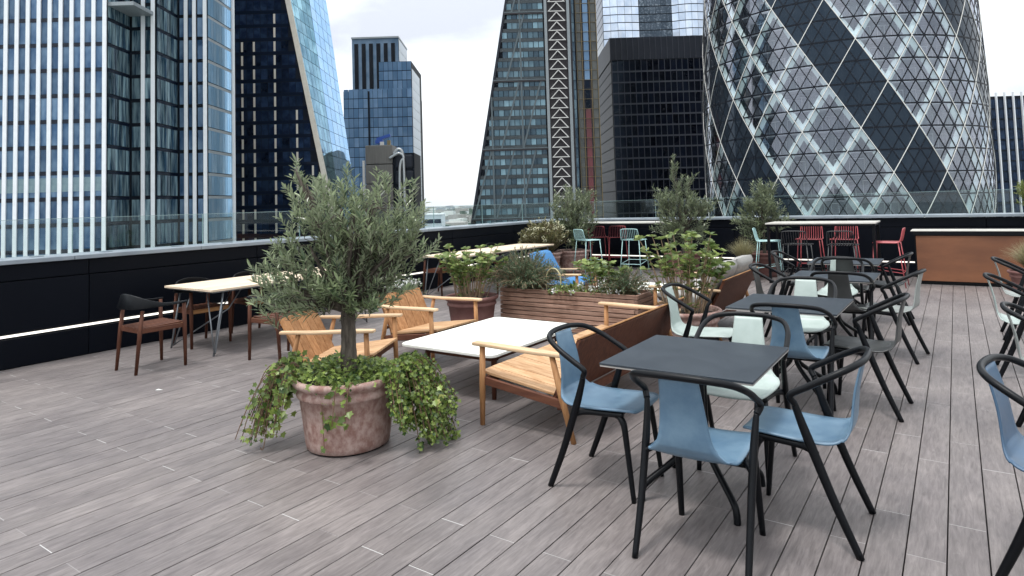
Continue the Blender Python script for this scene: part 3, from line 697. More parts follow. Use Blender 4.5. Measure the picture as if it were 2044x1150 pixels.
mull.obj('mullion_net', BM['lat_mull'], b.t, kind='stuff')
for mfam in range(18):
    for sgn in (1, -1):
        mb = MB()
        for j in range(NJ0, NJ1):
            pa = PH0 + 20 * mfam - sgn * 5 * j; pb_ = pa - sgn * 5
            strip(mb, pa, zj(j), (pa + pb_) / 2, zj(j) + FH / 2, .062, .12, .16); strip(mb, (pa + pb_) / 2, zj(j) + FH / 2, pb_, zj(j + 1), .062, .12, .16)
        mb.obj('spiral_rib', BM['lat_white'], b.t)
# column casings stand just inside the clear glass
for mfam in range(18):
    for sgn in (1, -1):
        for j in range(NJ0, NJ1):
            pa = PH0 + 20 * mfam - sgn * 5 * j; pb_ = pa - sgn * 5
            pm, zm = (pa + pb_) / 2, zj(j) + FH / 2
            edge = is_dark(pm, zm)
            if sgn == 1:      # ribs parallel to the bands: casing on their clear side only
                ph_side = ((pm - PH0 + 5 * (zm - Z0) / FH) % 60)
                if not (abs(ph_side) < .01 or abs(ph_side - 60) < .01 or abs(ph_side - 20) < .01 or abs(ph_side - 40) < .01): continue
                edge = False
            f, w = facing(pm, zm)
            if edge or f < -0.1: continue
            mb = MB(); dp = 0.0
            A = gp(pa, zj(j), -.16); B_ = gp(pb_, zj(j + 1), -.16); t = (B_ - A).normalized()
            nr = Vector((math.sin(R_(pm)), -math.cos(R_(pm)), 0)); s = t.cross(nr).normalized() * .74
            off = s * (0.0)
            q = [A - s + off - nr * .55, A + off, A + s + off - nr * .55, A + off - nr * 1.1, B_ - s + off - nr * .55, B_ + off, B_ + s + off - nr * .55, B_ + off - nr * 1.1]
            mb.add(q, [(0, 1, 5, 4), (1, 2, 6, 5), (2, 3, 7, 6), (3, 0, 4, 7), (3, 2, 1, 0), (4, 5, 6, 7)])
            mb.obj('column_casing', BM['mint_clad'], b.t)
for j in range(NJ0, NJ1):
    z = zj(j); r = GR(z)
    MB().lathe([(r - .55, z - .28 - GROUND), (r - .55, z + .05 - GROUND), (r - 7, z + .05 - GROUND), (r - 7, z - .28 - GROUND), (r - .55, z - .28 - GROUND)], 72).obj('floor_slab', BM['slab'], b.t)
MB().lathe([(GR(z) - 4.2, z - GROUND) for z in [zj(NJ0) - 26] + [zj(j) for j in range(NJ0, NJ1 + 1)]], 72).obj('inner_wall', BM['office_in'], b.t)
BM['inner_frame'] = pmat('inner_white_frame', (0.62, 0.65, 0.70), rough=0.5)
fr = MB()
for j in range(NJ0, NJ1):
    for i in range(120):
        ph = i * 3.0 + (j % 3)
        A = gp(ph, zj(j) + .1, -3.9); B_ = gp(ph, zj(j) + 2.9, -3.9); fr.bar(A, B_, .10, .10)
        if (i * 7 + j * 5) % 11 < 6: fr.bar(gp(ph, zj(j) + 2.95, -3.95), gp(ph + 3.0, zj(j) + 2.95, -3.95), .5, .12)
        if False: fr.hexa([gp(ph + .2, zj(j) + .9, -4.0), gp(ph + 2.8, zj(j) + .9, -4.0), gp(ph + 2.8, zj(j) + .9, -4.1), gp(ph + .2, zj(j) + .9, -4.1), gp(ph + .2, zj(j) + 2.8, -4.0), gp(ph + 2.8, zj(j) + 2.8, -4.0), gp(ph + 2.8, zj(j) + 2.8, -4.1), gp(ph + .2, zj(j) + 2.8, -4.1)])
fr.obj('inner_frames', BM['inner_frame'], b.t, kind='stuff')
MB().lathe([(25.6, 0), (GR(zj(NJ0)) - .1, zj(NJ0) - GROUND)], 72).obj('base_skirt', BM['band_pane'], b.t)
MB().lathe([(GR(zj(NJ1)) , zj(NJ1) - GROUND), (17, 172), (9, 182), (0.2, 186)], 48).obj('dome', BM['band_pane'], b.t, smooth=True)

# ---- the city out to the horizon
far = MB()
for k in range(2600):
    v = 700 * (30 ** (random.random() ** 0.8)); u = random.uniform(-0.32, 0.16) * v
    w = random.uniform(12, 60) * (1 + v / 9000); d_ = random.uniform(10, 40); hgt = random.choice((8, 10, 12, 14, 18, 24)) * random.uniform(.7, 1.3)
    if random.random() < .04: hgt *= 2.2
    far.cur = random.choice((0, 0, 1, 1, 2, 3)); q = UV(u, v, GROUND + hgt / 2)
    far.box(q, (w, d_, hgt), Matrix.Rotation(random.uniform(0, PI), 3, 'Z'))
fo = far.obj('distant_city', [pmat('hazed_brick', (0.36, 0.33, 0.31)), pmat('hazed_white', (0.72, 0.72, 0.70)), pmat('far_trees', (0.09, 0.13, 0.10)), pmat('hazed_slate', (0.30, 0.33, 0.37))])  # building colours lightened to carry part of the distant haze
fo['kind'] = 'stuff'; fo['label'] = 'low distant city of small roofs and trees reaching the horizon'; fo['category'] = 'city'
wb = Bld('white_hall', 'long white low building far off behind the glass balustrade', -95, 800)
wb.block('wall', -112, -88, 790, 830, GROUND, -10, BM['paleside']); wb.block('roof', -113, -87, 789, 831, -10, -8.6, BM['fin'])
wb.block('window_band', -111, -89, 789.4, 789.9, -20, -15, BM['dark_glass'])

# ---- the air: pale even haze round everything
hz = MB().box(UV(0, 10500, 70), (33000, 28000, 256), Matrix.Rotation(RZ, 3, 'Z')).mesh('haze', [])
hm = bpy.data.materials.new('haze_air'); hm.use_nodes = True; ht = hm.node_tree; ht.nodes.remove(ht.nodes['Principled BSDF'])
pv = N(ht, 'ShaderNodeVolumePrincipled'); pv.inputs['Color'].default_value = (0.92, 0.96, 1.0, 1); pv.inputs['Density'].default_value = 0.00002
ht.links.new(pv.outputs[0], ht.nodes['Material Output'].inputs['Volume']); hz.materials.append(hm)
ho = link('haze', hz, kind='stuff'); ho['label'] = 'pale haze over the distant city'; ho['category'] = 'haze'

# ================================================================ FURNITURE
# ---- bistro armchair, built facing +Y
def chair_meshes():
    D = {}
    half = [(0.255, -0.005, 0.640), (0.268, 0.012, 0.668), (0.270, 0.0, 0.688), (0.268, -0.06, 0.722), (0.258, -0.15, 0.772), (0.215, -0.235, 0.815), (0.12, -0.278, 0.832), (0.0, -0.287, 0.836)]
    pth = half + [(-x, y, z) for x, y, z in half[-2::-1]]
    pth = smooth_path(pth, 5)
    D['arm_hoop'] = MB().tube(pth, 0.0155, 12).mesh('arm_hoop', M['black'], True)
    for sx in (1, -1):
        p = smooth_path([(sx * .255, -.004, .641), (sx * .250, -.02, .585), (sx * .245, -.062, .46), (sx * .243, -.15, .22), (sx * .245, -.243, 0.0)], 6)
        D['rear', sx] = MB().tube(p, rad_path([.0148, .0185, .0225, .0200, .0165], 6), 10, flat=.8).mesh('leg', M['black'], True)
        p = smooth_path([(sx * .176, .165, .430), (sx * .180, .190, .40), (sx * .186, .205, .33), (sx * .196, .243, 0.0)], 6)
        D['front', sx] = MB().tube(p, rad_path([.018, .021, .0185, .0145], 6), 10, flat=.85).mesh('leg', M['black'], True)
        p = smooth_path([(sx * .243, -.085, .420), (sx * .215, -.045, .432), (sx * .187, .02, .433), (sx * .178, .19, .440)], 5)
        D['rail', sx] = MB().tube(p, .017, 8).mesh('seat_rail', M['black'], True)
    D['cross'] = MB().tube([(-.18, .15, .428), (.18, .15, .428)], .012, 8).tube([(-.21, -.05, .424), (.21, -.05, .424)], .012, 8).mesh('cross_rail', M['black'], True)
    # one-piece moulded shell: seat rolls up into a narrow back
    prof = [(.262, .446, .150), (.255, .452, .172), (.225, .457, .190), (.15, .455, .199), (.05, .449, .203), (-.05, .445, .205), (-.115, .446, .203), (-.160, .455, .195), (-.190, .474, .176), (-.208, .500, .150),
            (-.216, .530, .130), (-.221, .565, .117), (-.227, .62, .107), (-.236, .68, .100), (-.252, .75, .093), (-.272, .822, .087)]
    ps = smooth_path([(w, y, z) for y, z, w in prof], 3)
    V = []; Fc = []; nx = 12
    for k, q in enumerate(ps):
        w, y, z = q
        for i in range(nx + 1):
            t = -1 + 2 * i / nx
            dish = (.010 * t * t) if z < .47 else 0
            V.append((t * w, y + (.006 * (1 - t * t) * -1 if z > .5 else 0), z + dish))
    for k in range(len(ps) - 1):
        for i in range(nx):
            a = k * (nx + 1) + i; Fc.append((a, a + 1, a + nx + 2, a + nx + 1))
    D['shellmb'] = (V, Fc)
    return D
CD = chair_meshes()
SHELL = {}
def shell_mesh(mat):
    if mat not in SHELL: SHELL[mat] = MB().add(*CD['shellmb']).mesh('seat_shell', M[mat], True)
    return SHELL[mat]
def bistro_chair(x, y, face, shade, label):
    """face: degrees, direction the sitter looks, 0 = +X, 90 = +Y"""
    t = thing('armchair', label, 'chair', (x, y, 0), R_(face - 90), 'bistro armchairs at the dark tables')
    link('arm_hoop', CD['arm_hoop'], t)
    for sx in (1, -1):
        link('leg', CD['rear', sx], t); link('leg', CD['front', sx], t); link('seat_rail', CD['rail', sx], t)
    link('cross_rail', CD['cross'], t)
    s = link('seat_shell', shell_mesh(shade), t)
    so_ = s.modifiers.new('thickness', 'SOLIDIFY'); so_.thickness = 0.009; so_.offset = 0
    return t
CH = [(-1.73, 3.40, 0, 'blue', 'blue armchair left of the nearest dark table, beside the wooden bench'),
      (-1.03, 2.97, 91, 'blue', 'blue armchair nearest the camera, seen from behind at the nearest table'),
      (-0.67, 3.46, 180, 'blue', 'blue armchair right of the nearest dark table, facing it'),
      (-1.14, 4.03, -89, 'mint', 'mint armchair on the far side of the nearest dark table'),
      (-1.02, 5.05, 90, 'blue', 'blue armchair seen from behind at the second dark table'),
      (-1.85, 5.46, 3, 'mint', 'mint armchair left of the second table, in front of the right hydrangea'),
      (-1.17, 6.10, -90, 'mint', 'mint armchair on the far side of the second dark table'),
      (-0.62, 5.52, 176, 'grey', 'charcoal armchair right of the second dark table'),
      (-0.98, 7.20, 90, 'grey', 'charcoal armchair seen from behind at the third dark table'),
      (-1.19, 8.28, -90, 'mint', 'mint armchair on the far side of the third dark table'),
      (-0.58, 7.34, 172, 'pale', 'pale grey armchair right of the third dark table'),
      (-1.62, 7.42, 0, 'grey', 'charcoal armchair left of the third table, beside the cushioned bench'),
      (-0.77, 9.30, 178, 'grey', 'charcoal armchair right of the farthest dark table'),
      (-1.80, 9.22, 2, 'grey', 'charcoal armchair left of the farthest dark table'),
      (-1.12, 8.72, 90, 'grey', 'charcoal armchair seen from behind at the farthest dark table'),
      (0.345, 3.50, -13, 'deepblue', 'deep blue armchair cut by the right edge, nearest on the right'),
      (0.50, 5.28, 0, 'pale', 'pale grey armchair at the right edge, second from the camera'),
      (0.46, 7.10, 0, 'mint', 'mint armchair at the right edge, third from the camera'),
      (0.58, 8.82, 0, 'pale', 'pale grey armchair at the right edge, farthest, before the tuft of grass')]
for c in CH: bistro_chair(*c)

# ---- square bistro tables on bent-tube pedestals
tt = MB().box((0, 0, .7345), (.79, .80, .011)).mesh('table_top', M['top_dark'])
te = MB().box((0, 0, .7245), (.786, .796, .0085)).mesh('core_edge', M['top_edge'])
sp = MB().box((0, 0, .7085), (.34, .34, .022)).mesh('spider_plate', M['black'])
tl = []
for k in range(4):
    a = PI / 4 + k * PI / 2; c_, s_ = math.cos(a), math.sin(a)
    tl.append(MB().tube(smooth_path([(c_ * .030, s_ * .030, .70), (c_ * .030, s_ * .030, .40), (c_ * .036, s_ * .036, .30), (c_ * .08, s_ * .08, .245), (c_ * .20, s_ * .20, .165), (c_ * .315, s_ * .315, .095), (c_ * .345, s_ * .345, .06), (c_ * .352, s_ * .352, .0)], 5), .0175, 10).mesh('leg', M['black'], True))
for (x, y, lab) in ((-1.215, 3.50, 'dark square table nearest the camera, between three blue armchairs'), (-1.13, 5.50, 'dark square table second from the camera, behind the nearest one'),
                    (-1.10, 7.50, 'dark square table third from the camera, right of the cushioned bench'), (-1.20, 9.20, 'dark square table farthest from the camera, before the red stools')):
    t = thing('bistro_table', lab, 'table', (x, y, 0), R_(random.uniform(-1.2, 1.2)), 'dark square bistro tables')
    o = link('table_top', tt, t, bevel=.002); link('core_edge', te, o); link('spider_plate', sp, t)
    for q in tl: link('leg', q, t)

# ---- teak lounge seats: L is the distance between arm centres, built facing +Y
def lounge(name, label, cat, x, y, face, L, group, dark_back=False):
    t = thing(name, label, cat, (x, y, 0), R_(face - 90), group); h = L / 2
    for sx in (1, -1):
        X = sx * h
        arm = [(-.055 * .5, -.40), (.055 * .45, -.40), (.055 * .62, -.1), (.055 * .75, .30), (.055 * .6, .43), (-.055 * .6, .43), (-.055 * .75, .30), (-.055 * .62, -.1)]
        mb = MB(); n = len(arm)
        mb.add([(X + a, b_, .556 + .012 * (b_ > .2)) for a, b_ in arm] + [(X + a, b_, .581 + .012 * (b_ > .2)) for a, b_ in arm], [tuple(range(n - 1, -1, -1)), tuple(range(n, 2 * n))] + [(k, (k + 1) % n, (k + 1) % n + n, k + n) for k in range(n)])
        mb.obj('armrest', M['teak_pale'], t, bevel=.008)
        MB().tube([(X, .355, .565), (X, .362, .30), (X, .372, 0)], [.021, .023, .018], 12).obj('leg', M['teak_z'], t, smooth=True)
        MB().tube([(X, -.235, .565), (X, -.30, .30), (X, -.385, 0)], [.019, .023, .018], 12).obj('leg', M['teak_z'], t, smooth=True)
        MB().bar((X - sx * .012, .352, .318), (X - sx * .012, -.315, .238), .028, .055).obj('side_rail', M['brown_y'], t, bevel=.004)
    MB().box((0, .335, .322), (L - .05, .03, .06)).obj('front_rail', M['brown_y'], t, bevel=.004)
    MB().box((0, -.262, .222), (L - .05, .03, .06)).obj('rear_rail', M['brown_y'], t, bevel=.004)
    n = max(5, int(round((L - .07) / .125))); w = (L - .07) / n
    slat = MB().bar((0, .395, .372), (0, -.245, .288), w - .006, .020).mesh('seat_slat', M['teak_y'])
    bs = MB().bar((0, -.215, .262), (0, -.425, .672), w - .006, .020, up=(0, 1, 0)).mesh('back_slat', M['brown_z'] if dark_back else M['teak_z'])
    for k in range(n):
        X = -(L - .07) / 2 + w * (k + .5)
        link('seat_slat', slat, t, bevel=.003, loc=(X, 0, random.uniform(-.001, .001)))
        link('back_slat', bs, t, bevel=.003, loc=(X, random.uniform(-.001, .001), 0))
    if not dark_back: MB().bar((-(L - .06) / 2, -.438, .60), ((L - .06) / 2, -.438, .60), .022, .05, up=(0, 1, .5)).obj('back_batten', M['brown_y'], t, bevel=.003)
    if not dark_back: MB().bar((-(L - .06) / 2, -.300, .345), ((L - .06) / 2, -.300, .345), .022, .05, up=(0, 1, .5)).obj('back_batten', M['brown_y'], t, bevel=.003)
    if dark_back:
        MB().bar((0, -.228, .255), (0, -.4435, .676), L - .045, .014, up=(0, 1, 0)).obj('back_panel', M['brown_z'], t, bevel=.003)
        MB().bar((-(L - .045) / 2, -.436, .686), ((L - .045) / 2, -.436, .686), .036, .012, up=(0, .4, 1)).obj('cap_rail', M['teak_x'], t, bevel=.003)
    return t
lounge('lounge_bench', 'long teak bench in front, its dark brown back to the nearest blue armchair', 'bench', -2.55, 4.78, 180, 2.02, 'teak lounge seats', True)
lounge('lounge_bench', 'teak bench with loose grey cushions behind the right hydrangea', 'bench', -2.58, 7.86, 180, 1.46, 'teak lounge seats', True)
lounge('lounge_chair', 'teak slatted lounge chair at the far left corner of the white coffee table', 'chair', -4.66, 5.13, 0, .71, 'teak lounge seats')
lounge('lounge_chair', 'teak slatted lounge chair half hidden behind the potted olive tree', 'chair', -4.56, 3.89, 27, .74, 'teak lounge seats')
lounge('lounge_chair', 'teak lounge chair with blue cushions behind the wooden planter', 'chair', -4.80, 8.20, 10, .80, 'teak lounge seats')
def cushion(name, label, size, loc, rot, mat, group=None):
    sx, sy, sz = size; n = 14; V = []; Fc = []
    for side in (1, -1):
        for i in range(n + 1):
            for j in range(n + 1):
                a = -1 + 2 * i / n; c = -1 + 2 * j / n
                ea = (1 - a ** 4) ** .5; ec = (1 - c ** 4) ** .5
                V.append((a * sx / 2 * (1 - .03 * c * c), c * sy / 2 * (1 - .03 * a * a), side * sz / 2 * (ea * ec) ** .55))
    q = (n + 1) ** 2
    for i in range(n):
        for j in range(n):
            a = i * (n + 1) + j; Fc.append((a, a + n + 1, a + n + 2, a + 1)); Fc.append((q + a, q + a + 1, q + a + n + 2, q + a + n + 1))
    o = MB().add(V, Fc).obj(name, mat, None, True); o.location = loc; o.rotation_euler = rot
    tag(o, label, 'cushion', group); return o
def cu(x, y, face, lx, ly, lz, tilt, size, mat, label, group):
    a = R_(face - 90); px = x + lx * math.cos(a) - ly * math.sin(a); py = y + lx * math.sin(a) + ly * math.cos(a)
    cushion('cushion', label, size, (px, py, lz), (tilt, 0, a), mat, group)
for k, nm in ((-.36, 'far'), (.36, 'near')):
    cu(-2.58, 7.86, 180, k, -.275, .640, R_(116), (.70, .48, .16), M['cush'], 'grey back cushion standing at the %s end of the teak bench' % nm, 'grey bench cushions')
    cu(-2.58, 7.86, 180, k, .08, .435, R_(7), (.70, .62, .15), M['cush'], 'grey seat cushion lying at the %s end of the teak bench' % nm, 'grey bench cushions')
cu(-4.80, 8.20, 10, 0, -.225, .60, R_(117), (.74, .62, .14), M['cush_blue'], 'blue back cushion of the lounge chair behind the planter', 'blue chair cushions')
cu(-4.80, 8.20, 10, 0, .10, .42, R_(8), (.66, .60, .13), M['cush_blue'], 'blue seat cushion of the lounge chair behind the planter', 'blue chair cushions')

# ---- low tables with rounded stone tops
def rounded(lx, ly, r, z0, z1, n=6):
    P = []
    for cx, cy, a0 in ((lx / 2 - r, ly / 2 - r, 0), (-lx / 2 + r, ly / 2 - r, 90), (-lx / 2 + r, -ly / 2 + r, 180), (lx / 2 - r, -ly / 2 + r, 270)):
        for k in range(n + 1):
            a = R_(a0 + 90 * k / n); P.append((cx + r * math.cos(a), cy + r * math.sin(a)))
    m_ = len(P)
    return MB().add([(x, y, z0) for x, y in P] + [(x, y, z1) for x, y in P], [tuple(range(m_ - 1, -1, -1)), tuple(range(m_, 2 * m_))] + [(k, (k + 1) % m_, (k + 1) % m_ + m_, k + m_) for k in range(m_)])
def coffee(x, y, lab):
    t = thing('coffee_table', lab, 'table', (x, y, 0), 0, 'low white coffee tables')
    rounded(1.02, 1.45, .07, .378, .402).obj('table_top', M['concrete'], t, bevel=.004)
    for sx in (1, -1):
        for sy in (1, -1):
            MB().tube([(sx * .36, sy * .50, .376), (sx * .385, sy * .545, 0)], [.026, .019], 12).obj('leg', M['brown_z'], t, smooth=True)
        MB().box((sx * .365, 0, .335), (.025, 1.0, .06)).obj('long_rail', M['brown_y'], t, bevel=.004)
    for sy in (1, -1): MB().box((0, sy * .508, .33), (.70, .025, .07)).obj('end_rail', M['brown_y'], t, bevel=.004)
coffee(-3.585, 4.84, 'white stone-topped coffee table between the teak bench and the chairs')
coffee(-3.72, 8.05, 'white coffee table half hidden behind the wooden planter')

# ---- dining chairs: round teak legs, slatted seat, black moulded back
def dining_proto():
    D = {}
    for sx in (1, -1):
        D['f', sx] = MB().tube([(sx * .245, .205, .665), (sx * .245, .21, .40), (sx * .245, .218, 0)], [.019, .021, .015], 12).mesh('leg', M['brown_z'], True)
        D['r', sx] = MB().tube([(sx * .205, -.20, .625), (sx * .205, -.225, .40), (sx * .205, -.262, 0)], [.018, .021, .015], 12).mesh('leg', M['brown_z'], True)
        D['sr', sx] = MB().bar((sx * .232, .2, .425), (sx * .207, -.215, .425), .024, .045).mesh('side_rail', M['brown_y'])
    D['fr'] = MB().box((0, .205, .425), (.46, .024, .045)).mesh('front_rail', M['teak_x']); D['rr'] = MB().box((0, -.215, .425), (.39, .024, .045)).mesh('rear_rail', M['brown_y'])
    D['slat'] = MB().bar((0, .215, .456), (0, -.225, .446), .045, .014).mesh('seat_slat', M['brown_y'])
    path = [(.250, .235, .672), (.262, .12, .668), (.272, -.02, .672), (.255, -.14, .688), (.19, -.235, .706), (.09, -.275, .716), (0, -.285, .718)]
    hh = [.011, .013, .020, .040, .066, .080, .084]
    pts = smooth_path(path + [(-x, y, z) for x, y, z in path[-2::-1]], 4); hs = rad_path(hh + hh[-2::-1], 4)
    V = []; Fc = []
    for i, p in enumerate(pts):
        d = (pts[min(i + 1, len(pts) - 1)] - pts[max(i - 1, 0)]); d.z = 0; d.normalize(); nr = Vector((d.y, -d.x, 0))
        th = .009 + .006 * (hs[i] < .03)
        for a, c in ((-1, -1), (-1, 1), (1, 1), (1, -1)): V.append(p + nr * th * a + Vector((0, 0, hs[i] * c * .9)) - nr * .02 * c * (hs[i] / .084) * -1)
    for i in range(len(pts) - 1):
        for k in range(4):
            a = i * 4 + k; c = i * 4 + (k + 1) % 4; Fc.append((a, c, c + 4, a + 4))
    Fc += [(3, 2, 1, 0), tuple(range(len(V) - 4, len(V)))]
    D['back'] = MB().add(V, Fc).mesh('backrest', M['black'], True)
    return D
DD = dining_proto()
def dining_chair(x, y, face, lab):
    t = thing('dining_chair', lab, 'chair', (x, y, 0), R_(face - 90), 'wooden dining chairs by the left wall')
    for sx in (1, -1):
        for k in ('f', 'r'): link('leg', DD[k, sx], t)
        link('side_rail', DD['sr', sx], t)
    link('front_rail', DD['fr'], t); link('rear_rail', DD['rr'], t)
    for k in range(6): link('seat_slat', DD['slat'], t, bevel=.003, loc=(-.1825 + .073 * k, 0, 0))
    link('backrest', DD['back'], t, bevel=.004)
for c in ((-7.02, 3.45, 90, 'wooden dining chair with black back standing free at the left, near the wall'), (-7.70, 4.37, 0, 'wooden dining chair between left wall and near end of the first long table'),
          (-7.68, 5.12, 0, 'wooden dining chair between left wall and middle of the first long table'), (-6.13, 4.38, 180, 'wooden dining chair left of the olive tree on the deck side of the long table'),
          (-7.75, 8.90, 0, 'wooden dining chair against the wall at near end of the second long table'), (-7.75, 10.75, 0, 'wooden dining chair against the wall at far end of the second long table'),
          (-6.35, 8.75, 180, 'wooden dining chair on the deck side of the second long table')): dining_chair(*c)
def long_table(x, y, ln, wd, lab):
    t = thing('long_table', lab, 'table', (x, y, 0), 0, 'long dining tables by the left wall')
    n = 7; w = wd / n
    bd = MB().box((0, 0, .728), (w - .003, ln, .024)).mesh('board', M['oak_y'])
    for k in range(n): link('board', bd, t, bevel=.002, loc=(-wd / 2 + w * (k + .5), 0, 0))
    MB().box((0, 0, .708), (wd - .04, ln - .04, .014)).obj('under_frame', M['steel'], t)
    for sy in (1, -1):
        Y = sy * (ln / 2 - .05)
        for sx in (1, -1):
            X = sx * (wd / 2 - .06)
            MB().tube([(X, Y - sy * .12, .70), (X, Y, 0)], .011, 8).obj('leg', M['steel'], t, smooth=True)
            MB().tube([(X - sx * .30, Y - sy * .10, .70), (X - sx * .02, Y - sy * .02, .03)], .008, 8).obj('brace', M['steel'], t, smooth=True)
            MB().tube([(X, Y - sy * .02, .03), (-X * .15, Y - sy * .42, .44), (-X * .2, Y - sy * .60, .70)], .008, 8).obj('brace', M['steel'], t, smooth=True)
long_table(-7.33, 5.17, 2.36, 1.02, 'long pale plank table by the left wall, nearest of the two')
long_table(-7.25, 9.80, 3.10, .86, 'long pale plank table by the left wall behind the left hydrangea')

# ---- wire bar stools, built facing +Y
def stool_proto(mat):
    D = {}
    for sx in (1, -1):
        D['f', sx] = MB().tube([(sx * .185, .19, .735), (sx * .235, .235, 0)], .0085, 8).mesh('leg', mat, True)
        D['r', sx] = MB().tube([(sx * .185, -.17, .735), (sx * .235, -.25, 0)], .0085, 8).mesh('leg', mat, True)
    k = .68
    q = [(-.216, .218), (.216, .218), (.216, -.218), (-.216, -.218)]
    D['foot'] = MB().tube([(.216, .218, .30), (-.216, .218, .30), (-.219, -.222, .24), (.219, -.222, .24), (.216, .218, .30)], .007, 8).mesh('foot_ring', mat, True)
    D['rim'] = MB().tube(smooth_path([(-.20, .20, .742), (.20, .20, .742), (.215, .0, .742), (.208, -.165, .745), (.200, -.205, .79), (.190, -.238, .93), (.165, -.250, .975), (0, -.254, .982), (-.165, -.250, .975), (-.190, -.238, .93), (-.200, -.205, .79), (-.208, -.165, .745), (-.215, 0, .742), (-.20, .20, .742)], 4), .0085, 8).mesh('rim', mat, True)
    D['wire'] = MB().tube(smooth_path([(0, .198, .745), (0, .0, .738), (0, -.15, .738), (0, -.198, .775), (0, -.235, .90), (0, -.252, .978)], 4), .0050, 6).mesh('wire', mat, True)
    return D
SP = {k: stool_proto(M[{'black': 'charcoal'}.get(k, k)]) for k in ('teal', 'red', 'black')}
def stool(x, y, face, c, lab):
    D = SP[c]; t = thing('bar_stool', lab, 'stool', (x, y, 0), R_(face - 90), 'wire bar stools at the high tables')
    for sx in (1, -1):
        for k in ('f', 'r'): link('leg', D[k, sx], t)
    link('foot_ring', D['foot'], t); link('rim', D['rim'], t)
    for i in range(9): link('wire', D['wire'], t, loc=(-.16 + .04 * i, 0, 0))
for s in ((-6.72, 12.62, 62, 'teal', 'teal wire stool at the left high table, beside the terracotta pots'), (-5.72, 12.82, 92, 'teal', 'teal wire stool at the left high table, right of the red pair'),
          (-2.98, 12.85, 8, 'teal', 'teal wire stool at the left end of the right high table'), (-7.02, 13.72, -52, 'red', 'red wire stool, left one behind the leftmost teal stool'),
          (-6.55, 13.78, -65, 'red', 'red wire stool, right one behind the leftmost teal stool'), (-2.36, 13.50, -88, 'red', 'red wire stool behind the right high table, left of the two'),
          (-1.76, 13.50, -91, 'red', 'red wire stool behind the right high table, right of the two'), (-1.00, 12.72, 178, 'red', 'red wire stool at the right end of the right high table'),
          (-2.30, 11.95, 89, 'black', 'black wire stool in front of the right high table, left of the two'), (-1.60, 11.95, 91, 'black', 'black wire stool in front of the right high table, right of the two')): stool(*s)
def high_table(x, y, ln, wd, lab):
    t = thing('high_table', lab, 'table', (x, y, 0), 0, 'high bar tables at the far wall')
    MB().box((0, 0, 1.082), (ln, wd, .026)).obj('table_top', M['white_top'], t, bevel=.004)
    MB().box((0, 0, 1.050), (ln - .03, wd - .03, .036)).obj('apron', M['black'], t)
    for sx in (1, -1):
        for sy in (1, -1): MB().box((sx * (ln / 2 - .04), sy * (wd / 2 - .05), .516), (.045, .045, 1.03)).obj('leg', M['black'], t, bevel=.003)
    MB().box((0, wd / 2 - .05, .22), (ln - .13, .03, .03)).obj('foot_rail', M['black'], t); MB().box((0, -wd / 2 + .05, .22), (ln - .13, .03, .03)).obj('foot_rail', M['black'], t)
high_table(-2.02, 12.76, 1.78, .80, 'high bar table with black legs right of the third olive tree')
high_table(-6.30, 13.62, 2.2, .70, 'high bar table in the far left corner behind the teal stools')

# ---- rusted steel bar counter
t = thing('bar_counter', 'long bar counter with rust brown steel front and thin white top', 'counter', (1.5, 13.42, 0), 0)
MB().box((0, 0, .43), (4.26, .56, .82)).obj('body', M['black'], t)
for k in range(2): MB().box((-1.06 + 2.12 * k, -.293, .445), (2.10, .018, .765)).obj('front_panel', M['corten'], t, bevel=.003)
MB().box((0, -.02, .872), (4.30, .60, .062)).obj('rail', M['black'], t); MB().box((0, -.03, .911), (4.36, .60, .014)).obj('counter_top', M['white_top'], t, bevel=.003)
MB().box((0, -.02, .03), (4.2, .5, .055)).obj('plinth', M['black'], t)

# ================================================================ POTS AND PLANTS
def pot(name, label, x, y, s, mat, soil_z=.42):
    t = thing(name, label, 'pot', (x, y, 0), random.uniform(0, 6), 'terracotta plant pots')
    prof = [(.0, .004), (.252, .004), (.276, .014), (.283, .05), (.300, .20), (.320, .345), (.334, .352), (.340, .366), (.338, .385), (.330, .393), (.328, .405), (.345, .418), (.362, .432), (.370, .448), (.369, .464), (.358, .475), (.342, .476), (.330, .466), (.322, .44), (.31, .3), (.0, .28)]
    MB().lathe([(r * s, z * s) for r, z in prof], 72).obj('pot_body', mat, t, smooth=True)
    d = MB().lathe([(.0, soil_z * s + .012), (.15 * s, soil_z * s + .015), (.322 * s, soil_z * s)], 40).obj('soil', M['soil'], t, smooth=True)
    MB().lathe([(.0, .001), (.262 * s, .001), (.262 * s, .0038), (0, .0038)], 48).obj('foot', M['black'], t)
    return t

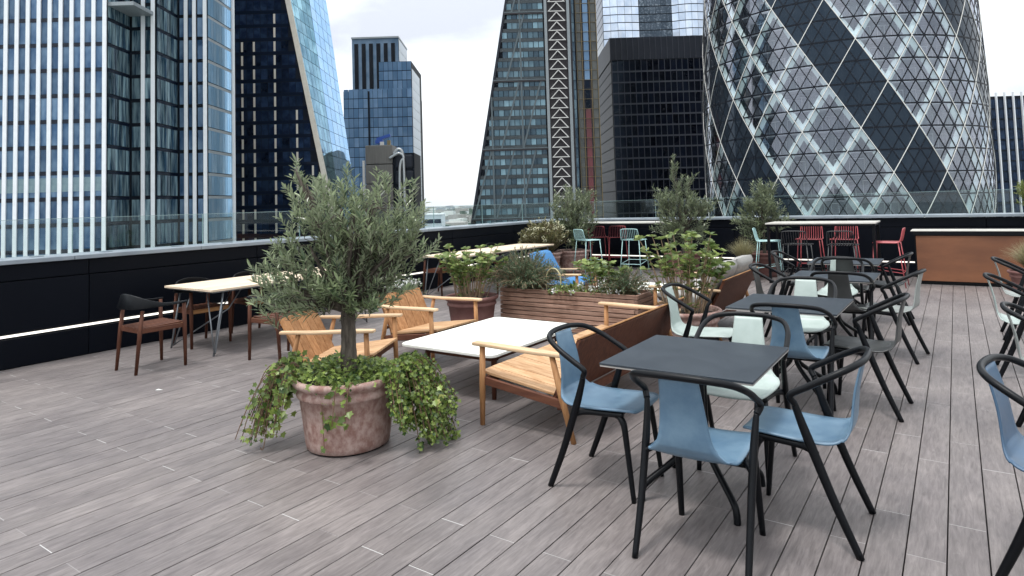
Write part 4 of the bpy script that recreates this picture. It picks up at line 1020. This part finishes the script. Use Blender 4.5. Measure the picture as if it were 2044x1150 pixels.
LEAF = {'lance': [(0, 0, 0), (.5, .35, .06), (.42, .70, .05), (0, 1, 0), (-.42, .70, .05), (-.5, .35, .06)],
        'ivy': [(0, 0, 0), (.42, .02, .05), (.34, .30, .03), (.62, .52, .06), (.30, .60, .02), (0, 1, -.05), (-.30, .60, .02), (-.62, .52, .06), (-.34, .30, .03), (-.42, .02, .05)],
        'oval': [(0, 0, 0), (.34, .22, .07), (.5, .52, .10), (.32, .82, .05), (0, 1, -.06), (-.32, .82, .05), (-.5, .52, .10), (-.34, .22, .07)]}
def leaf_mesh(name, kind, pos, dirs, ups, lens, wr, mat, rnd=None):
    """one mesh holding many leaves; each leaf is a fan folded along its midrib"""
    T = np.array(LEAF[kind]); n = len(pos); k = len(T)
    pos = np.asarray(pos, float); d = np.asarray(dirs, float); d /= np.linalg.norm(d, axis=1, keepdims=True) + 1e-9
    u = np.asarray(ups, float); sd_ = np.cross(d, u); sd_ /= np.linalg.norm(sd_, axis=1, keepdims=True) + 1e-9; nr = np.cross(sd_, d)
    ln = np.asarray(lens, float)[:, None]
    V = pos[:, None, :] + (sd_[:, None, :] * T[None, :, 0:1] * wr + d[:, None, :] * T[None, :, 1:2] + nr[:, None, :] * T[None, :, 2:3]) * ln[:, None, :]
    V = V.reshape(-1, 3)
    half = k // 2
    f1 = list(range(0, half + 1)); f2 = [0] + list(range(half, k))
    faces = []
    for i in range(n):
        o = i * k; faces.append([o + a for a in f1]); faces.append([o + a for a in f2])
    me = bpy.data.meshes.new(name); me.from_pydata(V.tolist(), [], faces); me.materials.append(mat)
    rv = rng.random(n) if rnd is None else np.asarray(rnd)
    set_rnd(me, np.repeat(rv, k).tolist()); me.update(); return me
def unit(n):
    v = rng.normal(size=(n, 3)); return v / np.linalg.norm(v, axis=1, keepdims=True)

def olive(label, x, y, base_z, trunk_top, trunk_r, ells, ntw, leaf, twig_len, leaves, mat, seed, lean=(0, 0), axis_u=None):
    """trunk, limbs that fork into each lobe, leafy shoots set through the lobes' volume"""
    global rng
    rng = np.random.default_rng(seed); rd = random.Random(seed)
    t = thing('olive_tree', label, 'tree', (x, y, base_z), 0, 'potted olive trees')
    U = np.array(UH); Vv = np.array(VH)
    top = np.array([lean[0], lean[1], trunk_top - base_z])
    pts = [(0, 0, -.08), (top[0] * .2 + rd.uniform(-.01, .01), top[1] * .2, top[2] * .3), (top[0] * .6, top[1] * .6 + rd.uniform(-.015, .015), top[2] * .65), tuple(top)]
    tr = MB().tube(smooth_path(pts, 6), [r_ * (1 + rd.uniform(-.06, .06)) for r_ in rad_path([trunk_r * 1.25, trunk_r, trunk_r * .9, trunk_r * .85], 6)], 14).obj('trunk', M['bark'], t, smooth=True)
    P, Dd, Up, Ln = [], [], [], []; twigs = MB(); limbs = MB(); hubs = []
    for (du, dv, z, ru, rv, rz_, wgt) in ells:
        c = U * du + Vv * dv + np.array([0, 0, z - base_z])
        nl = max(2, int(4 * wgt))
        for k in range(nl):
            e_ = c + unit(1)[0] * np.array([ru, ru, rz_]) * .45
            mid = top * .55 + e_ * .45 + np.array([0, 0, .03]) + unit(1)[0] * .03
            limbs.tube(smooth_path([tuple(top * .93), tuple(mid), tuple(e_)], 5), rad_path([trunk_r * .42, trunk_r * .26, trunk_r * .10], 5), 7)
            for q in range(4): hubs.append(mid + (e_ - mid) * q / 3)
    hubs = np.array(hubs)
    tot = sum(e_[6] for e_ in ells)
    for (du, dv, z, ru, rv, rz_, wgt) in ells:
        c = U * du + Vv * dv + np.array([0, 0, z - base_z])
        for k in range(int(ntw * wgt / tot)):
            r_ = rng.random() ** .42
            loc = unit(1)[0] * r_; tip = c + U * loc[0] * ru + Vv * loc[1] * rv + np.array([0, 0, loc[2] * rz_])
            h_ = hubs[np.argmin(np.linalg.norm(hubs - tip, axis=1))]
            out = tip - top; out /= np.linalg.norm(out) + 1e-6
            dr = out * .75 + np.array([0, 0, .35]) + unit(1)[0] * .42; dr /= np.linalg.norm(dr)
            L = twig_len * rng.uniform(.65, 1.25); st = tip - dr * L * .5; en = tip + dr * L * .5 - np.array([0, 0, L * .10])
            if rng.random() < .55: twigs.tube([tuple(h_), tuple((h_ + st) / 2 + unit(1)[0] * .02), tuple(st)], [trunk_r * .07, trunk_r * .05, trunk_r * .04], 4, caps=False)
            twigs.tube([tuple(st), tuple((st + en) / 2 + np.array([0, 0, L * .05])), tuple(en)], [trunk_r * .045, trunk_r * .035, trunk_r * .02], 4, caps=False)
            ax = np.cross(dr, unit(1)[0]); ax /= np.linalg.norm(ax); bx_ = np.cross(dr, ax)
            for q in range(leaves):
                s_ = (q + rng.random()) / leaves; p = st + (en - st) * s_; a = q * 2.4 + rng.uniform(-.5, .5)
                sidev = ax * math.cos(a) + bx_ * math.sin(a)
                dd = dr * rng.uniform(.45, .95) + sidev * rng.uniform(.55, .95) + np.array([0, 0, .08]); P.append(p); Dd.append(dd)
                Up.append(dr * .8 + np.array([0, 0, .55]) + unit(1)[0] * .3); Ln.append(leaf * rng.uniform(.6, 1.2))
    limbs.obj('limbs', M['bark'], t, smooth=True); 
    me = leaf_mesh('crown', 'lance', P, Dd, Up, Ln, .24, mat)
    cr_ = link('crown', me, t, kind='stuff'); twigs.obj('twigs', M['bark'], cr_, kind='stuff')
    return t

# near pot, olive tree and ivy
pot('terracotta_pot', 'large limed terracotta pot under the nearest olive tree', -3.51, 3.03, 1.0, M['terra'])
olive('round-headed silvery olive tree in the foreground pot, ivy round its foot', -3.53, 3.06, .43, .92, .056,
      [(.10, .0, 1.50, .46, .44, .32, 5.2), (.22, .05, 1.36, .40, .36, .26, 2.6), (-.12, .0, 1.30, .36, .36, .28, 2.0), (.05, .0, 1.14, .34, .32, .20, 1.5),
       (-.38, -.05, 1.10, .21, .25, .19, 1.2), (-.45, -.02, 1.27, .12, .2, .15, .45), (-.48, .0, .93, .14, .2, .11, .45), (-.28, .02, 1.72, .16, .16, .13, .6), (.42, .02, 1.32, .17, .2, .16, .6), (.30, 0, 1.00, .22, .22, .11, .5), (-.36, 0, 1.86, .05, .06, .06, .08), (-.50, 0, 1.05, .11, .15, .09, .2), (-.05, -.12, 1.02, .26, .2, .14, 1.0), (-.25, .05, .96, .22, .2, .10, .6), (.12, -.1, .97, .16, .15, .09, .4)],
      320, .066, .24, 25, M['olive_leaf'], 11)

def ivy(label, x, y, z, seed):
    global rng
    rng = np.random.default_rng(seed); rd = random.Random(seed)
    t = thing('ivy_plant', label, 'plant', (x, y, z), 0)
    U = np.array(UH); Vv = np.array(VH)
    P, Dd, Up, Ln = [], [], [], []; V2 = MB(); big = []
    for k in range(1150):                                  # mound over the soil
        a = rng.uniform(0, 2 * PI); r_ = .335 * math.sqrt(rng.random()); hgt = .085 * (1 - (r_ / .40) ** 2) * rng.uniform(.1, 1.25) + .01
        lift = .05 * (math.cos(a - math.atan2(-UH.y, -UH.x)) > .2) * rng.random()
        P.append((r_ * math.cos(a), r_ * math.sin(a), hgt + lift)); d_ = np.array([math.cos(a), math.sin(a), rng.uniform(-.5, .6)]) + unit(1)[0] * .8
        Dd.append(d_); Up.append(np.array([0, 0, 1.]) + unit(1)[0] * .75); Ln.append(rng.uniform(.020, .042))
    def trail(su, sv, out_u, out_v, drop, n, dens, leaf, spread, lift=.05, yel=0.0):
        for _ in range(n):
            s0 = U * (su + rd.uniform(-.04, .04)) + Vv * (sv + rd.uniform(-.10, .10)) + np.array([0, 0, .03])
            o1 = U * (out_u * rd.uniform(.55, 1.15)) + Vv * (out_v + rd.uniform(-spread, spread)); dz = drop * rd.uniform(.55, 1.0)
            pa = [s0, s0 + o1 * .45 + np.array([0, 0, lift * rd.uniform(.4, 1.6)]), s0 + o1 * .8 - np.array([0, 0, dz * .45]), s0 + o1 - np.array([0, 0, dz])]
            if (z + pa[-1][2]) < .03: pa[-1][2] = .03 - z; pa.append(pa[-1] + o1 * rd.uniform(.05, .25) + np.array([0, 0, .0]))
            pp = smooth_path([tuple(q) for q in pa], 7); V2.tube(pp, .0030, 5, caps=False)
            for i, q in enumerate(pp[2:]):
                for _k in range(dens if rd.random() < .85 else 0):
                    pos = np.array(q) + unit(1)[0] * .022; pos[2] = max(pos[2], .012 - z)
                    P.append(pos); Dd.append(o1 / (np.linalg.norm(o1) + 1e-6) * .5 + unit(1)[0] * .8 + np.array([0, 0, -.45])); Up.append(-Vv * .8 + np.array([0, 0, .55]) + unit(1)[0] * .7); Ln.append(rd.uniform(.45, 1.45) * leaf)
    trail(-.33, -.02, -.30, -.02, .42, 34, 1, .028, .12); trail(-.32, -.05, -.34, .0, .45, 16, 0, .02, .14)
    trail(-.34, .05, -.15, .05, .20, 18, 3, .034, .10, .07)
    trail(.32, .0, .34, -.03, .45, 66, 5, .022, .17)
    trail(.30, -.13, .14, -.08, .32, 22, 4, .024, .08)
    trail(-.10, -.34, .09, -.045, .42, 2, 1, .045, .01, .015)
    trail(.10, -.34, -.06, -.045, .25, 2, 1, .040, .01, .015)
    trail(-.30, -.18, -.10, -.10, .32, 5, 1, .040, .05)
    me = leaf_mesh('foliage', 'ivy', P, Dd, Up, Ln, .95, M['ivy_leaf'], rnd=rng.random(len(P)) ** 1.1)
    link('foliage', me, t, kind='stuff'); V2.obj('vines', M['vine'], t, kind='stuff')
    # the largest leaves, one object each, on the outer face of the trails
    for k in range(70):
        if k < 22: pos = U * rd.uniform(-.66, -.36) + Vv * rd.uniform(-.2, .05) + np.array([0, 0, rd.uniform(-.36, .0)])
        elif k < 56: pos = U * rd.uniform(.36, .68) + Vv * rd.uniform(-.25, .0) + np.array([0, 0, rd.uniform(-.38, .0)])
        else:
            a = rd.uniform(-1.9, 1.9); pos = U * (.345 * math.sin(a)) - Vv * (.365 * math.cos(a)) + np.array([0, 0, rd.uniform(-.02, .05)])
        if 22 <= k < 56 and pos[2] < -.2 - (.60 - abs(pos @ U)) * 0.9: pos[2] = -.12
        yel = rd.random() < (.35 if 22 <= k < 56 else .08)
        me = leaf_mesh('leaf', 'ivy', [(0, 0, 0)], [unit(1)[0] * .6 + np.array([0, 0, -.7])], [-Vv + np.array([0, 0, .6]) + unit(1)[0] * .35], [rd.uniform(.036, .056)], 1.0, M['ivy_yellow'] if yel else M['ivy_leaf'], rnd=[rd.random()])
        link('leaf', me, t, loc=tuple(pos))
    return t
ivy('green ivy spilling down both sides of the large terracotta pot', -3.51, 3.03, .445, 5)

def hydrangea(label, x, y, z, nst, hgt, spread, seed, flowers=0):
    global rng
    rng = np.random.default_rng(seed); rd = random.Random(seed)
    t = thing('hydrangea_bush', label, 'shrub', (x, y, z), 0, 'potted hydrangea bushes')
    P, Dd, Up, Ln = [], [], [], []; st = MB(); fl = MB()
    FP, FD, FU, FL = [], [], [], []
    for k in range(nst):
        a = rng.uniform(0, 2 * PI); r0 = .20 * math.sqrt(rng.random()); r1 = r0 + spread * rng.random() ** .8; h_ = hgt * rng.uniform(.5, 1.0)
        p0 = np.array([r0 * math.cos(a), r0 * math.sin(a), -.03]); p2 = np.array([r1 * math.cos(a), r1 * math.sin(a), h_]); p1 = (p0 * .5 + p2 * .5) + unit(1)[0] * .02 + np.array([0, 0, .05])
        pp = smooth_path([tuple(p0), tuple(p1), tuple(p2)], 5); st.tube(pp, rad_path([.006, .005, .0035], 5), 5, caps=False)
        ax = np.array(pp[-1]) - np.array(pp[-3]); ax /= np.linalg.norm(ax)
        levels = rng.integers(2, 7)
        for lv in range(levels):
            f = 1 - lv * .13; q = np.array(p0) + (p2 - p0) * f if lv else p2
            if lv: q = np.array(pp[max(2, int(len(pp) * f) - 1)])
            a0 = rng.uniform(0, 6)
            for m_ in range(5 if lv == 0 else 4):
                b_ = a0 + m_ * 2 * PI / (5 if lv == 0 else 4); sv = np.array([math.cos(b_), math.sin(b_), 0])
                P.append(q); Dd.append(sv + ax * rng.uniform(.15, .8) + unit(1)[0] * .25); Up.append(ax * .9 + np.array([0, 0, .5]) + unit(1)[0] * .55); Ln.append(rng.uniform(.045, .095) * (1.05 if lv < 2 else .75))
        if rng.random() < flowers:
            for m_ in range(22):
                v_ = unit(1)[0]; v_[2] = abs(v_[2]); FP.append(p2 + v_ * .03 + np.array([0, 0, .02])); FD.append(v_ + unit(1)[0] * .6); FU.append(v_ + unit(1)[0] * .2); FL.append(rng.uniform(.012, .022))
    st.obj('stems', M['stem'], t, smooth=True, kind='stuff')
    link('foliage', leaf_mesh('foliage', 'oval', P, Dd, Up, Ln, .72, M['hyd_leaf']), t, kind='stuff')
    if FP: link('blossoms', leaf_mesh('blossoms', 'oval', FP, FD, FU, FL, .9, M['flower']), t, kind='stuff')
    return t
pot('terracotta_pot', 'dark terracotta pot left of the wooden planter, holding a hydrangea', -5.16, 6.50, .93, M['terra_dark'])
hydrangea('leafy green hydrangea in the dark pot left of the wooden planter', -5.16, 6.50, .40, 52, .66, .30, 21)
pot('terracotta_pot', 'terracotta pot right of the wooden planter, behind a mint armchair', -2.36, 6.52, .97, M['terra'])
hydrangea('tall green hydrangea with bare stems in the pot right of the planter', -2.36, 6.52, .42, 58, .82, .30, 34)

# wooden planter: notched boards laid as a crib
t = thing('wooden_planter', 'long planter box of stacked reddish boards in the middle of the deck', 'planter', (-4.03, 7.16, 0), 0)
pl_w, pl_d = 1.94, .52
bm_ = MB().box((0, 0, 0), (pl_w, .042, .0465)).mesh('board', M['cedar']); bm2 = MB().box((0, 0, 0), (pl_w - .09, .042, .0465)).mesh('board', M['cedar'])
be_ = woodmat('planter_end_board', (0.30, 0.19, 0.145), (0.18, 0.105, 0.078), axis=1, rnd=.2)
em1 = MB().box((0, 0, 0), (.042, pl_d - .088, .0465)).mesh('end_board', be_); em2 = MB().box((0, 0, 0), (.042, pl_d, .0465)).mesh('end_board', be_)
for k in range(9):
    z = .030 + .0555 * k
    for sy in (1, -1):
        link('board', bm_ if k % 2 == 0 else bm2, t, bevel=.004, loc=(random.uniform(-.003, .003), sy * (pl_d / 2 - .021) + random.uniform(-.0015, .0015), z))
    for sx in (1, -1):
        link('end_board', em1 if k % 2 == 0 else em2, t, bevel=.004, loc=(sx * (pl_w / 2 - .021), 0, z))
MB().box((0, 0, .22), (pl_w - .10, pl_d - .10, .40)).obj('liner', M['soil'], t)

def needle_bush(label, name, x, y, z, n, hgt, rad, leaf, mat, seed, cat='shrub', per=26, droop=0.0, group=None, flo=0, wr=.10, sq=1.0, fmat='white_petal'):
    global rng
    rng = np.random.default_rng(seed)
    t = thing(name, label, cat, (x, y, z), 0, group); P, Dd, Up, Ln = [], [], [], []; st = MB(); FP, FD, FU, FL = [], [], [], []
    for k in range(n):
        a = rng.uniform(0, 2 * PI); s_ = rng.random() ** .6; d_ = np.array([math.cos(a) * s_ * rad * sq, math.sin(a) * s_ * rad, hgt * rng.uniform(.55, 1.05) * (1 - .45 * s_ * s_)])
        p0 = np.array([math.cos(a), math.sin(a), 0]) * rad * .25 * s_; p1 = p0 + d_ * .55 + np.array([0, 0, .03]); p2 = p0 + d_ - np.array([0, 0, droop * s_])
        pp = [np.array(q) for q in smooth_path([tuple(p0), tuple(p1), tuple(p2)], 5)]; st.tube([tuple(q) for q in pp], .0022, 4, caps=False)
        for q in range(per):
            f = (q + rng.random()) / per * (len(pp) - 1.01); i = int(f); p = pp[i] + (pp[i + 1] - pp[i]) * (f - i); dr = pp[i + 1] - pp[i]; dr = dr / (np.linalg.norm(dr) + 1e-9)
            P.append(p); Dd.append(dr * .7 + unit(1)[0] * .75); Up.append(np.array([0, 0, 1.]) + unit(1)[0] * .5); Ln.append(leaf * rng.uniform(.6, 1.25))
        if rng.random() < flo:
            for m_ in range(16):
                v_ = unit(1)[0]; FP.append(p2 + v_ * .022); FD.append(v_); FU.append(unit(1)[0]); FL.append(rng.uniform(.014, .026))
    link('foliage', leaf_mesh('foliage', 'lance', P, Dd, Up, Ln, wr * 2, mat), t, kind='stuff'); st.obj('stems', M['stem'], t, kind='stuff')
    if FP: link('blossoms', leaf_mesh('blossoms', 'oval', FP, FD, FU, FL, 1.0, M[fmat]), t, kind='stuff')
    return t
needle_bush('grey-green rosemary mound over the left end of the planter', 'rosemary_bush', -4.72, 7.10, .42, 460, .62, .47, .040, M['lav_leaf'], 41, per=34, droop=.14)
needle_bush('fine grey-green bush at the right end of the planter', 'rosemary_bush', -3.32, 7.16, .43, 190, .38, .28, .036, M['lav_leaf'], 42, per=28, droop=.06)
needle_bush('small white flowers between the plants at right of the planter', 'flower_clump', -3.52, 7.05, .44, 26, .16, .20, .035, M['hyd_leaf'], 43, per=8, flo=.5, wr=.3)
needle_bush('low leafy ground plants in the middle of the planter', 'low_plant', -4.06, 7.08, .43, 60, .13, .26, .05, M['hyd_leaf'], 44, per=9, flo=.05, wr=.28)
hb = hydrangea('bright green leafy plant standing up in the planter, right of the hoop', -3.66, 7.2, .43, 30, .42, .16, 45); hb['group'] = 'planter greenery'
t = tag(MB().tube(smooth_path([(-.105, 0, -.05), (-.105, 0, .16), (-.095, 0, .24), (-.05, 0, .30), (0, 0, .315), (.05, 0, .30), (.095, 0, .24), (.105, 0, .16), (.105, 0, -.05)], 5), .0085, 8).obj('plant_hoop', M['bamboo'], None, True), 'bent bamboo hoop stuck upright in the planter', 'hoop'); t.location = (-4.27, 7.06, .44)
needle_bush('white flowering clump beside the left hydrangea, behind the teak chair', 'flower_clump', -5.62, 5.80, .40, 60, .36, .20, .05, M['lav_leaf'], 47, per=12, flo=.35, wr=.2)
pot('terracotta_pot', 'small terracotta pot of white flowers behind the teak lounge chair', -5.62, 5.80, .72, M['terra_dark'], soil_z=.44)

# far corner pots, shrubs and trees
pot('terracotta_pot', 'terracotta pot of a pale flowering shrub in the far left corner', -7.55, 12.15, 1.05, M['terra'])
pot('terracotta_pot', 'terracotta pot in the far left corner, nearer the teal stools', -7.22, 12.85, 1.05, M['terra'])
olive('slim olive tree in the far left corner behind the flowering shrub', -7.22, 12.85, .47, .80, .03, [(-.05, 0, 1.50, .46, .4, .36, 2), (.05, 0, 1.15, .52, .45, .34, 2.4), (.35, 0, 1.60, .16, .16, .18, .5), (.0, 0, .85, .40, .4, .25, 1.4)], 260, .10, .30, 15, M['olive_leaf2'], 61)
needle_bush('jasmine-like shrub with pale blossoms in the far left corner pot', 'flowering_shrub', -7.55, 12.15, .46, 260, .80, .46, .065, leafmat('shrub_leaf', (0.05, 0.06, 0.02), (0.19, 0.17, 0.07), (0.14, 0.14, 0.06)), 62, per=18, flo=.22, wr=.26, fmat='flower')
def simple_pot(label, x, y, s, mat): return pot('terracotta_pot', label, x, y, s, mat)
simple_pot('dark terracotta pot of the tall olive tree at the far wall', -4.70, 13.0, 1.0, M['terra_dark'])
olive('tall pointed olive tree in the middle of the far wall', -4.70, 13.0, .44, .85, .035,
      [(.0, 0, 1.05, .60, .45, .36, 3), (.02, 0, 1.42, .50, .40, .28, 2.6), (-.36, 0, 1.55, .22, .25, .26, 1.0), (.44, 0, 1.38, .28, .25, .15, 1.0), (.0, 0, 1.85, .22, .2, .22, .7), (-.12, 0, 2.22, .09, .09, .18, .25), (.22, 0, 1.95, .08, .08, .10, .12), (.1, 0, .75, .45, .35, .2, .9)], 235, .10, .30, 15, M['olive_leaf2'], 71)
simple_pot('reddish pot of the third olive tree, left of the right high table', -3.20, 13.45, 1.0, M['terra_dark'])
olive('rounded olive tree with a pale trunk left of the right high table', -3.20, 13.45, .44, .98, .03,
      [(-.02, 0, 1.40, .40, .36, .26, 2.6), (.02, 0, 1.68, .24, .22, .17, 1.1), (-.24, 0, 1.12, .30, .3, .22, 1.2), (.20, 0, 1.10, .28, .3, .22, 1.0), (-.2, 0, .85, .25, .25, .15, .5)], 180, .095, .28, 15, M['olive_leaf2'], 81)
def tuft(label, x, y, z, n, hgt, rad, seed):
    global rng
    rng = np.random.default_rng(seed); t = thing('grass_tuft', label, 'grass', (x, y, z), 0, 'potted grass tufts'); V = []; Fc = []; rv = []
    for k in range(n):
        a = rng.uniform(0, 2 * PI); s_ = rng.random() ** .7; h_ = hgt * rng.uniform(.6, 1.1); o = len(V); sv = np.array([-math.sin(a), math.cos(a), 0]) * .0028; r_ = rng.random()
        for f in (0, .35, .7, 1.0):
            c = np.array([math.cos(a), math.sin(a), 0]) * (.05 + s_ * rad * f ** 1.6) + np.array([0, 0, h_ * (f - .38 * s_ * f * f)])
            w = 1 - .85 * f; V += [tuple(c - sv * w), tuple(c + sv * w)]; rv += [r_, r_]
        for i in range(3): Fc.append((o + 2 * i, o + 2 * i + 1, o + 2 * i + 3, o + 2 * i + 2))
    me = MB().add(V, Fc).mesh('blades', M['grass_leaf']); set_rnd(me, rv); link('blades', me, t, kind='stuff'); return t
simple_pot('low terracotta pot of dry grass beside the third olive tree', -3.42, 12.75, .72, M['terra_dark'])
tuft('dry straw-coloured grass tuft beside the third olive tree', -3.42, 12.75, .32, 1300, .52, .34, 91)
simple_pot('terracotta pot of grass at the right edge before the bar counter', .86, 12.15, .80, M['terra_dark'])
tuft('pale grass tuft at the right edge in front of the bar counter', .86, 12.15, .36, 1300, .50, .36, 92)
simple_pot('terracotta pot of the olive tree in the far right corner', 1.28, 14.0 - .55 + .9, .0001 + .9, M['terra_dark']) if False else None
simple_pot('terracotta pot of the tree behind the bar counter at right', 1.22, 13.92, .62, M['terra_dark'])
olive('small bright green tree above the counter at the right edge', 1.22, 13.92, .28, 1.10, .022, [(-.10, 0, 1.48, .30, .22, .24, 2), (-.26, 0, 1.40, .14, .14, .2, .8)], 90, .075, .24, 16, leafmat('bright_leaf', (0.07, 0.10, 0.02), (0.26, 0.28, 0.08), (0.2, 0.24, 0.08)), 95)

# ---- litter on the deck
for x, y, rz_, lab in ((-6.05, 3.03, .4, 'scrap of white paper lying on the deck under the long table'), (-6.22, 1.82, 1.2, 'scrap of white paper lying on the deck at far left')):
    o = MB().add([(-.03, -.012, .003), (.02, -.016, .006), (.034, .010, .003), (-.022, .014, .008), (0, 0, .012)], [(0, 1, 4), (1, 2, 4), (2, 3, 4), (3, 0, 4)]).obj('paper_scrap', M['white_petal']); set_rnd(o.data, [.5] * 5)
    tag(o, lab, 'litter'); o.location = (x, y, 0.001); o.rotation_euler = (0, 0, rz_)
